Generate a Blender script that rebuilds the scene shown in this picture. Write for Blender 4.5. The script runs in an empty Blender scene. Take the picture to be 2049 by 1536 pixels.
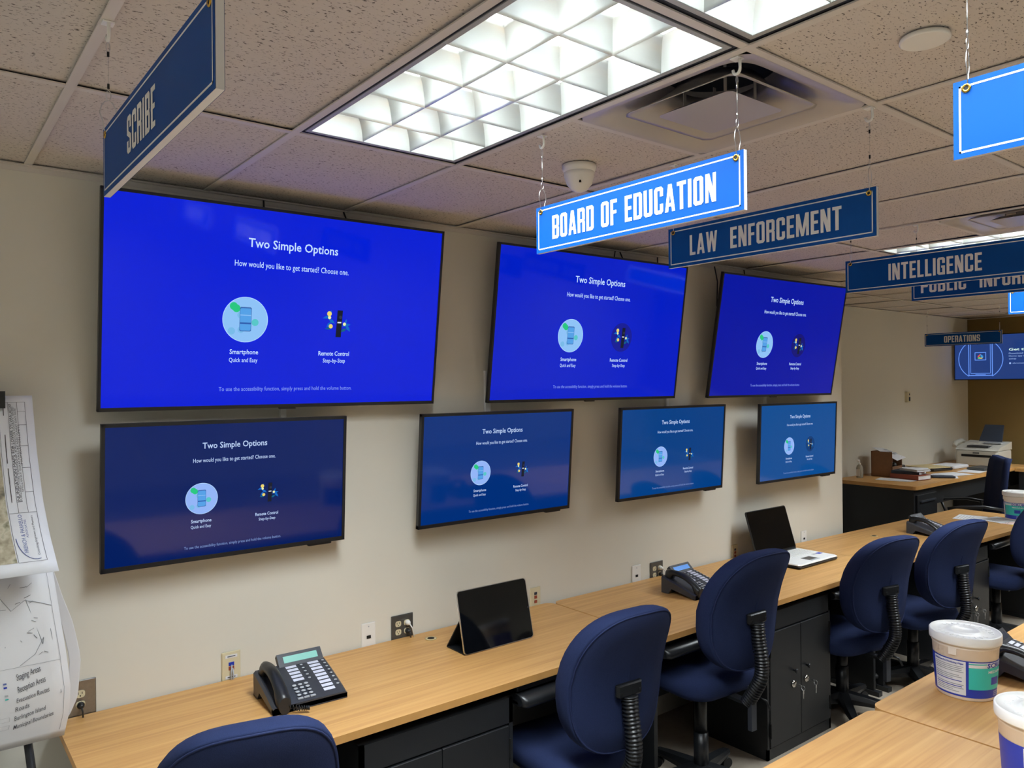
import bpy, math, random
from mathutils import Vector, Matrix
random.seed(7)
PI = math.pi
R_ = math.radians
SC = bpy.context.scene
COL = SC.collection

# ------------------------------------------------------------------ camera, world, exposure
H = 2.85                      # ceiling height
cam = bpy.data.cameras.new('camera')
cam.sensor_fit = 'HORIZONTAL'; cam.sensor_width = 36.0
cam.lens = 36.0 * 1535.5 / 2049.0
cam.clip_start = 0.05
co = bpy.data.objects.new('camera', cam); COL.objects.link(co)
yaw, pitch, roll = 0.66907, 0.00083, -0.00873
fw = Vector((math.sin(yaw) * math.cos(pitch), math.cos(yaw) * math.cos(pitch), math.sin(pitch)))
rt = Vector((math.cos(yaw), -math.sin(yaw), 0)); up = rt.cross(fw)
r2 = rt * math.cos(roll) + up * math.sin(roll); u2 = up * math.cos(roll) - rt * math.sin(roll)
M = Matrix((r2, u2, -fw)).transposed().to_4x4()
M.translation = Vector((-0.9532, -3.1885, H - 0.7881))
co.matrix_world = M
SC.camera = co
w = bpy.data.worlds.new('world'); SC.world = w; w.use_nodes = True
w.node_tree.nodes['Background'].inputs[0].default_value = (0.8, 0.85, 0.9, 1)
w.node_tree.nodes['Background'].inputs[1].default_value = 0.02
SC.view_settings.view_transform = 'Standard'; SC.view_settings.look = 'None'
SC.view_settings.gamma = 1.0; SC.view_settings.use_curve_mapping = False
SC.view_settings.exposure = 0.0
TUBE = 56.0                    # radiance of the fluorescent tubes as seen through the louver
LAMP = 25.5                   # power of each troffer's light, sent through its louver opening

# ------------------------------------------------------------------ materials
def lin(c):
    c = c / 255.0
    return c / 12.92 if c <= 0.04045 else ((c + 0.055) / 1.055) ** 2.4
def rgb(r, g, b): return (lin(r), lin(g), lin(b), 1.0)
MATS = {}
def mat(name, col, rough=0.6, metal=0.0, emit=None, es=1.0, spec=0.5, noise=0.0, nscale=30.0, coat=0.0, bump=0.0, alpha=1.0, trans=0.0):
    m = bpy.data.materials.new(name); m.use_nodes = True
    nt = m.node_tree; b = nt.nodes['Principled BSDF']
    b.inputs['Base Color'].default_value = col
    b.inputs['Roughness'].default_value = rough
    b.inputs['Metallic'].default_value = metal
    b.inputs['Specular IOR Level'].default_value = spec
    b.inputs['Coat Weight'].default_value = coat
    b.inputs['Transmission Weight'].default_value = trans
    if emit:
        b.inputs['Emission Color'].default_value = emit
        b.inputs['Emission Strength'].default_value = es
    tc = nt.nodes.new('ShaderNodeTexCoord')
    nz = nt.nodes.new('ShaderNodeTexNoise'); nz.inputs['Scale'].default_value = nscale; nz.inputs['Detail'].default_value = 4
    nt.links.new(tc.outputs['Object'], nz.inputs['Vector'])
    if noise > 0:
        rp = nt.nodes.new('ShaderNodeValToRGB')
        rp.color_ramp.elements[0].position = 0.3; rp.color_ramp.elements[1].position = 0.7
        rp.color_ramp.elements[0].color = tuple(c * (1 - noise) for c in col[:3]) + (1,)
        rp.color_ramp.elements[1].color = tuple(min(1, c * (1 + noise)) for c in col[:3]) + (1,)
        nt.links.new(nz.outputs['Fac'], rp.inputs['Fac'])
        nt.links.new(rp.outputs['Color'], b.inputs['Base Color'])
    if bump > 0:
        bp = nt.nodes.new('ShaderNodeBump'); bp.inputs['Strength'].default_value = bump; bp.inputs['Distance'].default_value = 0.002
        nt.links.new(nz.outputs['Fac'], bp.inputs['Height']); nt.links.new(bp.outputs['Normal'], b.inputs['Normal'])
    MATS[name] = m
    return m

def ramp_mat(name, scale, mapping, stops, rough, bump=0.0, detail=5, distort=0.0, spec=0.5):
    m = bpy.data.materials.new(name); m.use_nodes = True
    nt = m.node_tree; b = nt.nodes['Principled BSDF']
    b.inputs['Roughness'].default_value = rough; b.inputs['Specular IOR Level'].default_value = spec
    tc = nt.nodes.new('ShaderNodeTexCoord'); mp = nt.nodes.new('ShaderNodeMapping')
    mp.inputs['Scale'].default_value = mapping
    nz = nt.nodes.new('ShaderNodeTexNoise'); nz.inputs['Scale'].default_value = scale; nz.inputs['Detail'].default_value = detail
    nz.inputs['Distortion'].default_value = distort
    rp = nt.nodes.new('ShaderNodeValToRGB'); cr = rp.color_ramp
    cr.elements[0].position, cr.elements[0].color = stops[0]
    cr.elements[1].position, cr.elements[1].color = stops[-1]
    for p_, c_ in stops[1:-1]:
        e = cr.elements.new(p_); e.color = c_
    nt.links.new(tc.outputs['Object'], mp.inputs['Vector']); nt.links.new(mp.outputs['Vector'], nz.inputs['Vector'])
    nt.links.new(nz.outputs['Fac'], rp.inputs['Fac']); nt.links.new(rp.outputs['Color'], b.inputs['Base Color'])
    if bump > 0:
        bp = nt.nodes.new('ShaderNodeBump'); bp.inputs['Strength'].default_value = bump; bp.inputs['Distance'].default_value = 0.003
        nt.links.new(rp.outputs['Color'], bp.inputs['Height']); nt.links.new(bp.outputs['Normal'], b.inputs['Normal'])
    MATS[name] = m
    return m

WALL = mat('cream_wall_paint', rgb(221, 218, 206), 0.75, spec=0.3, noise=0.02, nscale=1.3, bump=0.05)
MUST = mat('mustard_wall_paint', rgb(142, 118, 70), 0.8, spec=0.3, noise=0.02, nscale=2)
TILE = ramp_mat('fissured_ceiling_tile', 98, (1.0, 1.9, 1.0), [(0.0, rgb(214, 206, 198)), (0.615, rgb(208, 200, 192)), (0.66, rgb(112, 104, 97)), (1.0, rgb(84, 79, 75))], 0.9, bump=0.25, detail=2.5, distort=0.6, spec=0.2)
TBAR = mat('painted_ceiling_grid', rgb(212, 206, 198), 0.5)
FLOOR = ramp_mat('taupe_floor', 9, (1, 1, 1), [(0.2, rgb(138, 128, 115)), (0.8, rgb(158, 148, 134))], 0.55)
WOOD = ramp_mat('maple_laminate', 3.2, (0.5, 14, 14), [(0.25, rgb(182, 134, 78)), (0.5, rgb(199, 152, 92)), (0.75, rgb(210, 166, 105))], 0.42, detail=6, distort=0.5)
WEDGE = mat('maple_edge_band', rgb(196, 146, 84), 0.45, noise=0.06, nscale=12)
BLK = mat('black_painted_metal', rgb(29, 31, 34), 0.45, noise=0.08, nscale=200)
GAP = mat('dark_gap', rgb(8, 9, 10), 0.8)
PLA = mat('black_plastic', rgb(27, 29, 32), 0.34, noise=0.05, nscale=90)
PLAG = mat('charcoal_plastic', rgb(52, 55, 62), 0.4, noise=0.05, nscale=90)
NAVY = mat('navy_fabric', rgb(35, 45, 78), 0.95, spec=0.15, noise=0.16, nscale=420, bump=0.25)
NAVYP = mat('navy_piping', rgb(35, 45, 80), 0.8, spec=0.2)
SBLUE = mat('sign_blue', rgb(3, 68, 140), 0.5, spec=0.12)
SWHT = mat('sign_white', rgb(226, 224, 222), 0.5, spec=0.1)
BRASS = mat('brass', rgb(200, 160, 70), 0.25, 1.0)
STEEL = mat('steel', rgb(205, 205, 205), 0.28, 1.0)
CHROME = mat('chrome', rgb(225, 222, 215), 0.12, 1.0)
PLATE = mat('brushed_steel_plate', rgb(150, 150, 150), 0.35, 1.0, noise=0.06, nscale=80)
GPLATE = mat('grey_cover_plate', rgb(96, 98, 98), 0.4, 0.6)
IVORY = mat('ivory_plastic', rgb(214, 205, 172), 0.45)
WPLA = mat('white_plastic', rgb(236, 236, 232), 0.4)
PAPER = mat('white_paper', rgb(226, 228, 232), 0.8, noise=0.01, nscale=20)
INK = mat('print_ink', rgb(92, 94, 100), 0.8)
INKL = mat('pale_print_ink', rgb(158, 162, 168), 0.8)
INKB = mat('blue_print_ink', rgb(108, 122, 176), 0.8)
INKD = mat('black_print_ink', rgb(30, 30, 32), 0.8)
AERIAL = ramp_mat('aerial_photo_print', 26, (1, 1, 1), [(0.3, rgb(104, 100, 82)), (0.45, rgb(170, 160, 134)), (0.56, rgb(196, 190, 166)), (0.7, rgb(120, 118, 92))], 0.6, detail=8)
BEZEL = mat('dark_bezel', rgb(26, 28, 32), 0.35)
SILV = mat('grey_bezel', rgb(72, 74, 80), 0.35, 0.5)
DARKG = mat('dark_glass', rgb(9, 11, 14), 0.06, spec=0.5)
LCD = mat('phone_display', rgb(120, 170, 160), 0.3, emit=rgb(118, 190, 176), es=0.35)
LCDB = mat('blue_phone_display', rgb(90, 140, 200), 0.3, emit=rgb(70, 130, 215), es=0.45)
LCDO = mat('dim_phone_display', rgb(50, 58, 72), 0.2)
KEYG = mat('grey_keys', rgb(176, 180, 186), 0.4)
STRIP = mat('label_strip', rgb(208, 210, 224), 0.5)
TEAL = mat('teal_label', rgb(50, 196, 186), 0.45)
LBLUE = mat('blue_label', rgb(34, 58, 172), 0.4)
BUCK = mat('bucket_plastic', rgb(240, 230, 218), 0.4)
LIDW = mat('lid_plastic', rgb(242, 242, 240), 0.35)
CARD = mat('brown_cardboard', rgb(134, 96, 68), 0.8, noise=0.06)
RED = mat('rust_cover', rgb(150, 70, 48), 0.6)
BLUEC = mat('slate_cover', rgb(48, 58, 74), 0.6)
MANILA = mat('manila_folder', rgb(204, 186, 140), 0.7)
PRN = mat('beige_printer_plastic', rgb(196, 194, 184), 0.5)
CLEAR = mat('clear_plastic', rgb(215, 215, 205), 0.15, trans=0.6)
TUBEM = mat('lit_tube', (1, 1, 1, 1), 0.5, emit=(0.93, 1.0, 0.98, 1), es=TUBE)
REFL = mat('white_reflector', rgb(240, 244, 242), 0.5)
FIN = mat('parabolic_aluminium', rgb(240, 244, 244), 0.28, 0.45)
FRAMEM = mat('fixture_gap', rgb(30, 34, 46), 0.6)
FRAMEL = mat('fixture_frame', rgb(170, 172, 170), 0.4)
VENT = mat('painted_vent_metal', rgb(190, 184, 178), 0.3, 0.08)
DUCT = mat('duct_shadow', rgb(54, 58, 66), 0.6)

# ------------------------------------------------------------------ mesh builder
class MB:
    def __init__(s): s.v = []; s.f = []; s.mi = []; s.sm = []; s.mats = []
    def m(s, mt):
        if mt not in s.mats: s.mats.append(mt)
        return s.mats.index(mt)
    def face(s, pts, mt, smooth=False):
        i = len(s.v); s.v += [tuple(p) for p in pts]
        s.f.append(tuple(range(i, i + len(pts)))); s.mi.append(s.m(mt)); s.sm.append(smooth)
    def raw(s, vs, fs, mt, smooth=False):
        i = len(s.v); s.v += [tuple(p) for p in vs]; k = s.m(mt)
        for f in fs: s.f.append(tuple(i + j for j in f)); s.mi.append(k); s.sm.append(smooth)
    def box(s, x0, x1, y0, y1, z0, z1, mt, xf=None):
        vs = [(x, y, z) for z in (z0, z1) for y in (y0, y1) for x in (x0, x1)]
        if xf: vs = [xf(v) for v in vs]
        s.raw(vs, [(0, 2, 3, 1), (4, 5, 7, 6), (0, 1, 5, 4), (2, 6, 7, 3), (0, 4, 6, 2), (1, 3, 7, 5)], mt)
    def bbox(s, x0, x1, y0, y1, z0, z1, mt, b=0.004, xf=None):
        """box with chamfered vertical and top edges: stacked rounded rectangles"""
        def rr(d, z):
            c = b
            a0, a1, b0, b1 = x0 + d, x1 - d, y0 + d, y1 - d
            return [(a0 + c, b0, z), (a1 - c, b0, z), (a1, b0 + c, z), (a1, b1 - c, z), (a1 - c, b1, z), (a0 + c, b1, z), (a0, b1 - c, z), (a0, b0 + c, z)]
        s.loft([rr(b * .6, z0), rr(0, z0 + b * .6), rr(0, z1 - b * .6), rr(b * .6, z1)], mt, caps=True, xf=xf)
    def loft(s, rings, mt, caps=True, smooth=False, xf=None, closed=True):
        n = len(rings[0]); vs = [p for r in rings for p in r]
        if xf: vs = [xf(v) for v in vs]
        fs = []
        for k in range(len(rings) - 1):
            for j in range(n if closed else n - 1):
                a = k * n + j; b = k * n + (j + 1) % n
                fs.append((a, b, b + n, a + n))
        s.raw(vs, fs, mt, smooth)
        if caps:
            s.face([vs[j] for j in range(n)][::-1], mt); s.face([vs[(len(rings) - 1) * n + j] for j in range(n)], mt)
    def tube(s, path, r, mt, n=8, caps=True, smooth=True, flat=None):
        P = [Vector(p) for p in path]; rings = []
        R = r if isinstance(r, (list, tuple)) else [r] * len(P)
        t0 = (P[1] - P[0]).normalized()
        a = Vector((0, 0, 1)) if abs(t0.z) < 0.9 else Vector((1, 0, 0))
        nrm = t0.cross(a).normalized()
        for i, p in enumerate(P):
            t = (P[min(i + 1, len(P) - 1)] - P[max(i - 1, 0)]).normalized()
            nrm = (nrm - t * nrm.dot(t)).normalized(); bn = t.cross(nrm)
            rings.append([p + (nrm * math.cos(2 * PI * j / n) * (flat or 1) + bn * math.sin(2 * PI * j / n)) * R[i] for j in range(n)])
        s.loft(rings, mt, caps, smooth)
    def lathe(s, prof, mt, n=32, c=(0, 0, 0), axis='z', smooth=True, caps=True, xf=None):
        rings = []
        for r, z in prof:
            ring = []
            for j in range(n):
                a = 2 * PI * j / n; x, y = r * math.cos(a), r * math.sin(a)
                if axis == 'z': q = (c[0] + x, c[1] + y, c[2] + z)
                elif axis == 'y': q = (c[0] + x, c[1] + z, c[2] + y)
                else: q = (c[0] + z, c[1] + x, c[2] + y)
                ring.append(q)
            rings.append(ring)
        s.loft(rings, mt, caps, smooth, xf=xf)
    def prism(s, poly, z0, z1, mt, side=None, xf=None):
        n = len(poly); bot = [(x, y, z0) for x, y in poly]; top = [(x, y, z1) for x, y in poly]
        if xf: bot = [xf(v) for v in bot]; top = [xf(v) for v in top]
        s.face(top, mt); s.face(bot[::-1], mt)
        for j in range(n): s.face([bot[j], bot[(j + 1) % n], top[(j + 1) % n], top[j]], side or mt)
    def build(s, name, parent=None, loc=None, normals=True):
        me = bpy.data.meshes.new(name); me.from_pydata(s.v, [], s.f); me.update()
        for mt in s.mats: me.materials.append(mt)
        me.polygons.foreach_set('material_index', s.mi); me.polygons.foreach_set('use_smooth', s.sm)
        o = bpy.data.objects.new(name, me); COL.objects.link(o)
        if normals:
            import bmesh
            bm = bmesh.new(); bm.from_mesh(me); bmesh.ops.remove_doubles(bm, verts=bm.verts, dist=1e-6)
            bmesh.ops.recalc_face_normals(bm, faces=bm.faces); bm.to_mesh(me); bm.free()
        if parent: o.parent = parent
        if loc: o.location = loc
        return o

def thing(name, label, cat, loc=(0, 0, 0), rz=0.0, group=None):
    o = bpy.data.objects.new(name, None); COL.objects.link(o)
    o.location = loc; o.rotation_euler = (0, 0, rz); o.empty_display_size = 0.05
    tag(o, label, cat, group); return o
def tag(o, label, cat, group=None):
    o['label'] = label; o['category'] = cat
    if group: o['group'] = group
    return o
def struct(o): o['kind'] = 'structure'; return o
def copy_tree(o, parent=None):
    c = o.copy(); COL.objects.link(c)
    if parent: c.parent = parent
    for ch in list(o.children): copy_tree(ch, c)
    return c
def rrect(x0, x1, y0, y1, r, n=6, corners=(1, 1, 1, 1)):
    out = []
    for k, (cx, cy, a0) in enumerate(((x1 - r, y1 - r, 0), (x0 + r, y1 - r, 90), (x0 + r, y0 + r, 180), (x1 - r, y0 + r, 270))):
        if corners[k]:
            for j in range(n + 1):
                a = math.radians(a0 + 90 * j / n); out.append((cx + r * math.cos(a), cy + r * math.sin(a)))
        else:
            out.append(((x1, y1), (x0, y1), (x0, y0), (x1, y0))[k])
    return out

TXT = {}
def text_geo(s, bold=0.0):
    """flat outline of a line of text, cap height about 0.7, starting at x = 0"""
    key = (s, bold)
    if key in TXT: return TXT[key]
    cu = bpy.data.curves.new('t', 'FONT'); cu.body = s; cu.resolution_u = 2; cu.offset = bold; cu.size = 1.0
    o = bpy.data.objects.new('t', cu); COL.objects.link(o)
    dg = bpy.context.evaluated_depsgraph_get(); e = o.evaluated_get(dg); me = e.to_mesh()
    vs = [(v.co.x, v.co.y) for v in me.vertices]; fs = [tuple(p.vertices) for p in me.polygons]
    e.to_mesh_clear(); bpy.data.objects.remove(o); bpy.data.curves.remove(cu)
    x0 = min(v[0] for v in vs); x1 = max(v[0] for v in vs)
    TXT[key] = ([(v[0] - x0, v[1]) for v in vs], fs, x1 - x0)
    return TXT[key]
def add_text(mb, s, xf, x0, x1, y, h, mt, bold=0.0):
    """text s mapped on xf(x, y), filling x0..x1, baseline y, cap height h"""
    vs, fs, wd = text_geo(s, bold)
    k = (x1 - x0) / wd
    mb.raw([xf(x0 + vx * k, y + vy * h / 0.72) for vx, vy in vs], fs, mt)

# condensed block capitals of the hanging signs
S_, B_, C_ = 0.15, 0.14, 0.085
def g_ring(wd, parts):
    out = []
    r = lambda a, b, c, d: [(a, c), (b, c), (b, d), (a, d)]
    hb = max(B_, C_ + 0.03); c = C_
    for p_ in parts:
        if p_ == 'T': out.append([(0, 1 - c), (c, 1), (wd - c, 1), (wd, 1 - c), (wd, 1 - hb), (0, 1 - hb)])
        elif p_ == 'Tr': out.append([(0, 1), (wd - c, 1), (wd, 1 - c), (wd, 1 - hb), (0, 1 - hb)])
        elif p_ == 'Bt': out.append([(0, c), (c, 0), (wd - c, 0), (wd, c), (wd, hb), (0, hb)])
        elif p_ == 'Br': out.append([(0, 0), (wd - c, 0), (wd, c), (wd, hb), (0, hb)])
        elif p_ == 'L': out.append(r(0, S_, c, 1 - c))
        elif p_ == 'Lf': out.append(r(0, S_, 0, 1))
        elif p_ == 'R': out.append(r(wd - S_, wd, c, 1 - c))
        else: out.append(r(*p_))
    return out
W0 = 0.42
r_ = lambda a, b, c, d: [(a, c), (b, c), (b, d), (a, d)]
GL = {
 'O': (W0, g_ring(W0, ['T', 'Bt', 'L', 'R'])), 'D': (W0, g_ring(W0, ['Tr', 'Br', 'Lf', 'R'])),
 'C': (W0, g_ring(W0, ['T', 'Bt', 'L', (W0 - S_, W0, .64, 1 - C_), (W0 - S_, W0, C_, .36)])),
 'G': (W0, g_ring(W0, ['T', 'Bt', 'L', (W0 - S_, W0, .66, 1 - C_), (W0 - S_, W0, 0, .5), (W0 * .52, W0, .40, .52)])),
 'U': (W0, g_ring(W0, ['Bt', (0, S_, C_, 1), (W0 - S_, W0, C_, 1)])),
 'S': (W0, g_ring(W0, ['T', 'Bt', (0, S_, .52, 1 - C_), (W0 - S_, W0, C_, .48), (0, S_, C_, .34), (W0 - S_, W0, .66, 1 - C_)]) + [[(0, .56), (S_, .60), (W0, .46), (W0, .40), (W0 - S_, .38), (0, .52)]]),
 'B': (W0, g_ring(W0, ['Tr', 'Br', 'Lf', (0, W0 - .03, .44, .57), (W0 - S_, W0, .55, 1 - C_), (W0 - S_, W0, C_, .46)])),
 'P': (W0, g_ring(W0, ['Tr', 'Lf', (0, W0 - .03, .38, .51), (W0 - S_, W0, .42, 1 - C_)])),
 'R': (W0, g_ring(W0, ['Tr', 'Lf', (0, W0 - .03, .41, .54), (W0 - S_, W0, .50, 1 - C_), (W0 - S_, W0, 0, .44)])),
 'E': (.36, [r_(0, S_, 0, 1), r_(0, .36, 0, B_), r_(0, .36, 1 - B_, 1), r_(0, .33, .44, .57)]),
 'F': (.35, [r_(0, S_, 0, 1), r_(0, .35, 1 - B_, 1), r_(0, .32, .44, .57)]),
 'L': (.35, [r_(0, S_, 0, 1), r_(0, .35, 0, B_)]), 'I': (S_, [r_(0, S_, 0, 1)]),
 'T': (.40, [r_(.125, .275, 0, 1), r_(0, .40, 1 - B_, 1)]),
 'N': (.44, [r_(0, .13, 0, 1), r_(.31, .44, 0, 1), [(0, 1), (.17, 1), (.44, 0), (.27, 0)]]),
 'A': (.46, [[(0, 0), (.14, 0), (.28, 1), (.15, 1)], [(.46, 0), (.32, 0), (.18, 1), (.31, 1)], r_(.12, .34, .19, .32)]),
 'M': (.60, [r_(0, .13, 0, 1), r_(.47, .60, 0, 1), [(0, 1), (.16, 1), (.36, 0), (.24, 0)], [(.60, 1), (.44, 1), (.24, 0), (.36, 0)]]),
 'W': (.64, [[(0, 1), (.13, 1), (.24, 0), (.11, 0)], [(.11, 0), (.24, 0), (.38, 1), (.26, 1)], [(.26, 1), (.38, 1), (.53, 0), (.40, 0)], [(.40, 0), (.53, 0), (.64, 1), (.51, 1)]]),
 '/': (.30, [[(0, 0), (.10, 0), (.30, 1), (.20, 1)]]), ' ': (.24, []), '_': (.10, []),
}
def sign_text(mb, s, xf, x0, x1, y0, y1, mt):
    adv = 0.085; tot = sum(GL[c][0] + adv for c in s) - adv
    k = (x1 - x0) / tot; x = x0
    for c in s:
        wd, polys = GL[c]
        for n_, p_ in enumerate(polys): mb.face([xf(x + a * k, y0 + b * (y1 - y0), n_) for a, b in p_], mt)
        x += (wd + adv) * k

# ------------------------------------------------------------------ setting
XW, YB, XB = 4.936, 0.93, 9.8        # end of the screen wall, alcove wall, back wall
XL, YF = -4.3, -6.9                  # walls behind the camera
def quad_struct(name, boxes, mt):
    mb = MB()
    for b in boxes: mb.box(*b, mt)
    return struct(mb.build(name))
quad_struct('floor', [(XL, XB + .1, YF, YB + .1, -0.05, 0.0)], FLOOR)
quad_struct('wall_back', [(XL, XW, 0.0, YB + .1, 0, H + .25)], WALL)          # the wall with the screens
quad_struct('wall_alcove', [(XW, XB, YB, YB + .1, 0, H + .25)], WALL)
quad_struct('wall_right', [(XB, XB + .1, YF, YB + .1, 0, H + .25)], MUST)
quad_struct('wall_left', [(XL - .1, XL, YF, .1, 0, H + .25)], WALL)
quad_struct('wall_front', [(XL, XB, YF - .1, YF, 0, H + .25)], WALL)
quad_struct('baseboard_right', [(XB - .012, XB, YF, YB, 0, .1)], IVORY)
quad_struct('trim_2', [(XL, XW, -.02, 0, H - .004, H + .001), (XL, XW, -.003, 0, H - .022, H)], TBAR)   # wall angle under the tiles
quad_struct('trim_3', [(XW, XB, YB - .02, YB, H - .004, H + .001), (XB - .02, XB, YF, YB, H - .004, H + .001)], TBAR)

T = 0.6096; Y1 = -0.9
LIGHTS = [(0, -1), (0, -2), (6, -1), (6, -2), (-6, -1), (-6, -2), (0, -4), (6, -4), (-6, -4), (12, -4), (12, -1), (12, -2), (14, -1)]   # column, row of each 2x4 light; last three added unseen to brighten the alcove
VENTS = [(1, -1), (5, -1)]                                                   # a 2x2 vent in the near half of the bay
def row_y(k): return Y1 + 2 * T * (k + 1)      # row -1 spans Y1-2T..Y1
ceil = MB(); grid = MB()
cols = range(-8, 17)
for i in cols:
    for k in range(-6, 1):
        x0, x1 = i * T, (i + 1) * T
        ya, yb = row_y(k - 1), row_y(k)
        if k == 0: yb = 0.0 if x1 < XW + .3 else row_y(0)
        x0c, x1c = max(x0, XL), min(x1, XB)
        ya = max(ya, YF)
        if x0c >= x1c or ya >= yb: continue
        if (i, k) in LIGHTS: continue
        if (i, k) in VENTS: ya = ya + T
        zz = [H + .005 + random.random() * .007 for _ in range(4)]
        ceil.face([(x0c, ya, zz[0]), (x0c, yb, zz[1]), (x1c, yb, zz[2]), (x1c, ya, zz[3])], TILE)
for i in cols:                                   # last strip over the alcove
    x0, x1 = i * T, (i + 1) * T
    x0c, x1c = max(x0, XW), min(x1, XB)
    if x1c > x0c:
        zz = [H + .005 + random.random() * .007 for _ in range(4)]
        ceil.face([(x0c, row_y(0), zz[0]), (x0c, YB, zz[1]), (x1c, YB, zz[2]), (x1c, row_y(0), zz[3])], TILE)
struct(ceil.build('ceiling', normals=False))
quad_struct('trim_4', [(XL, XB, YF, YB, H + .22, H + .25)], DUCT)            # dark slab over the hung ceiling, added to keep world light out
g = .012
for i in range(-7, 17):
    x = i * T
    if XL < x < XB: grid.box(x - g, x + g, YF, (YB if x > XW else 0.0), H - .001, H + .003, TBAR)
for k in range(-6, 1):
    y = row_y(k - 1)
    if y > YF: grid.box(XL, XB, y - g, y + g, H - .0005, H + .0035, TBAR)
grid.box(XW, XB, row_y(0) - g, row_y(0) + g, H - .0005, H + .0035, TBAR)
for (i, k) in VENTS: grid.box(i * T, (i + 1) * T, row_y(k - 1) + T - g, row_y(k - 1) + T + g, H - .0005, H + .0035, TBAR)
struct(grid.build('trim_1'))

# ------------------------------------------------------------------ ceiling lights
def make_light():
    t = thing('ceiling_light', '', 'ceiling light', (0, 0, H))
    W, L = T, 2 * T
    fr = MB()
    for (a, b, mt, z) in ((.010, .026, FRAMEM, .006), (.026, .040, FRAMEL, .003)):
        fr.box(a, W - a, a, b, z, z + .02, mt); fr.box(a, W - a, L - b, L - a, z, z + .02, mt)
        fr.box(a, b, b, L - b, z, z + .02, mt); fr.box(W - b, W - a, b, L - b, z, z + .02, mt)
    fr.build('frame', t)
    hs = MB()
    a = .036; zt = .135
    hs.face([(a, a, zt), (W - a, a, zt), (W - a, L - a, zt), (a, L - a, zt)], REFL)
    for q in (((a, a), (W - a, a)), ((W - a, a), (W - a, L - a)), ((W - a, L - a), (a, L - a)), ((a, L - a), (a, a))):
        hs.face([(*q[0], .005), (*q[1], .005), (*q[1], zt), (*q[0], zt)], REFL)
    hs.build('reflector', t)
    lv = MB()
    prof = [(.0011, .004), (.0020, .014), (.0042, .026), (.0080, .038), (.0140, .050), (.0220, .060), (.0330, .069), (.0460, .075)]
    def blade(p0, p1, ax):
        rings = []
        for end in (p0, p1):
            ring = [(-d, z) for d, z in prof] + [(d, z) for d, z in reversed(prof)]
            rings.append([(end[0] + d, end[1], z) if ax == 'y' else (end[0], end[1] + d, z) for d, z in ring])
        lv.loft(rings, FIN, True, True)
    a = .040
    for j in range(1, 3): x = a + (W - 2 * a) * j / 3; blade((x, a), (x, L - a), 'y')
    for j in range(1, 6): y = a + (L - 2 * a) * j / 6; blade((a, y), (W - a, y), 'x')
    # curved sides of the outer cells
    for s_, x in ((1, a), (-1, W - a)):
        lv.loft([[(x + s_ * d, y, z) for d, z in prof] for y in (a, L - a)], FIN, False, True, closed=False)
    for s_, y in ((1, a), (-1, L - a)):
        lv.loft([[(x, y + s_ * d, z) for d, z in prof] for x in (a, W - a)], FIN, False, True, closed=False)
    lv.build('louver', t)
    for j in range(3):
        x = a + (W - 2 * a) * (j + .5) / 3
        tb = MB(); tb.tube([(x, .05, .105), (x, L - .05, .105)], .0127, TUBEM, 10); tb.build('fluorescent_tube', t)
    la = bpy.data.lights.new('lamp_light', 'AREA'); la.shape = 'RECTANGLE'; la.size = W - .09; la.size_y = L - .09
    la.energy = LAMP; la.color = (.925, 1.0, 1.07); la.spread = R_(128)
    lo = bpy.data.objects.new('lamp_light', la); COL.objects.link(lo); lo.parent = t; lo.location = (W / 2, L / 2, -.002)
    return t
LBL = {(0, -1): 'white parabolic troffer light over the gap between the scribe and board of education signs',
       (0, -2): 'white parabolic troffer light cut off by the top edge, beyond the large lit one',
       (6, -1): 'lit troffer seen as a thin white strip above the intelligence sign',
       (6, -2): 'lit troffer in line with the strip above the intelligence sign, off to the right',
       (-6, -1): 'lit troffer behind the camera by the screen wall', (-6, -2): 'lit troffer behind the camera away from the screen wall',
       (0, -4): 'lit troffer at the far side of the room behind the signs', (6, -4): 'lit troffer at the far side of the room toward the mustard wall',
       (-6, -4): 'lit troffer in the far rear corner of the room', (12, -4): 'lit troffer by the mustard wall at the far side',
       (12, -1): 'troffer added out of frame to brighten the alcove wall', (14, -1): 'troffer added out of frame to brighten the alcove and the mustard wall', (12, -2): 'second troffer added out of frame to brighten the alcove wall'}
proto = make_light()
for n, (i, k) in enumerate(LIGHTS):
    o = proto if n == 0 else copy_tree(proto)
    o.location = (i * T, row_y(k - 1), H); tag(o, LBL[(i, k)], 'ceiling light', 'troffer lights in the ceiling')

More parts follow.
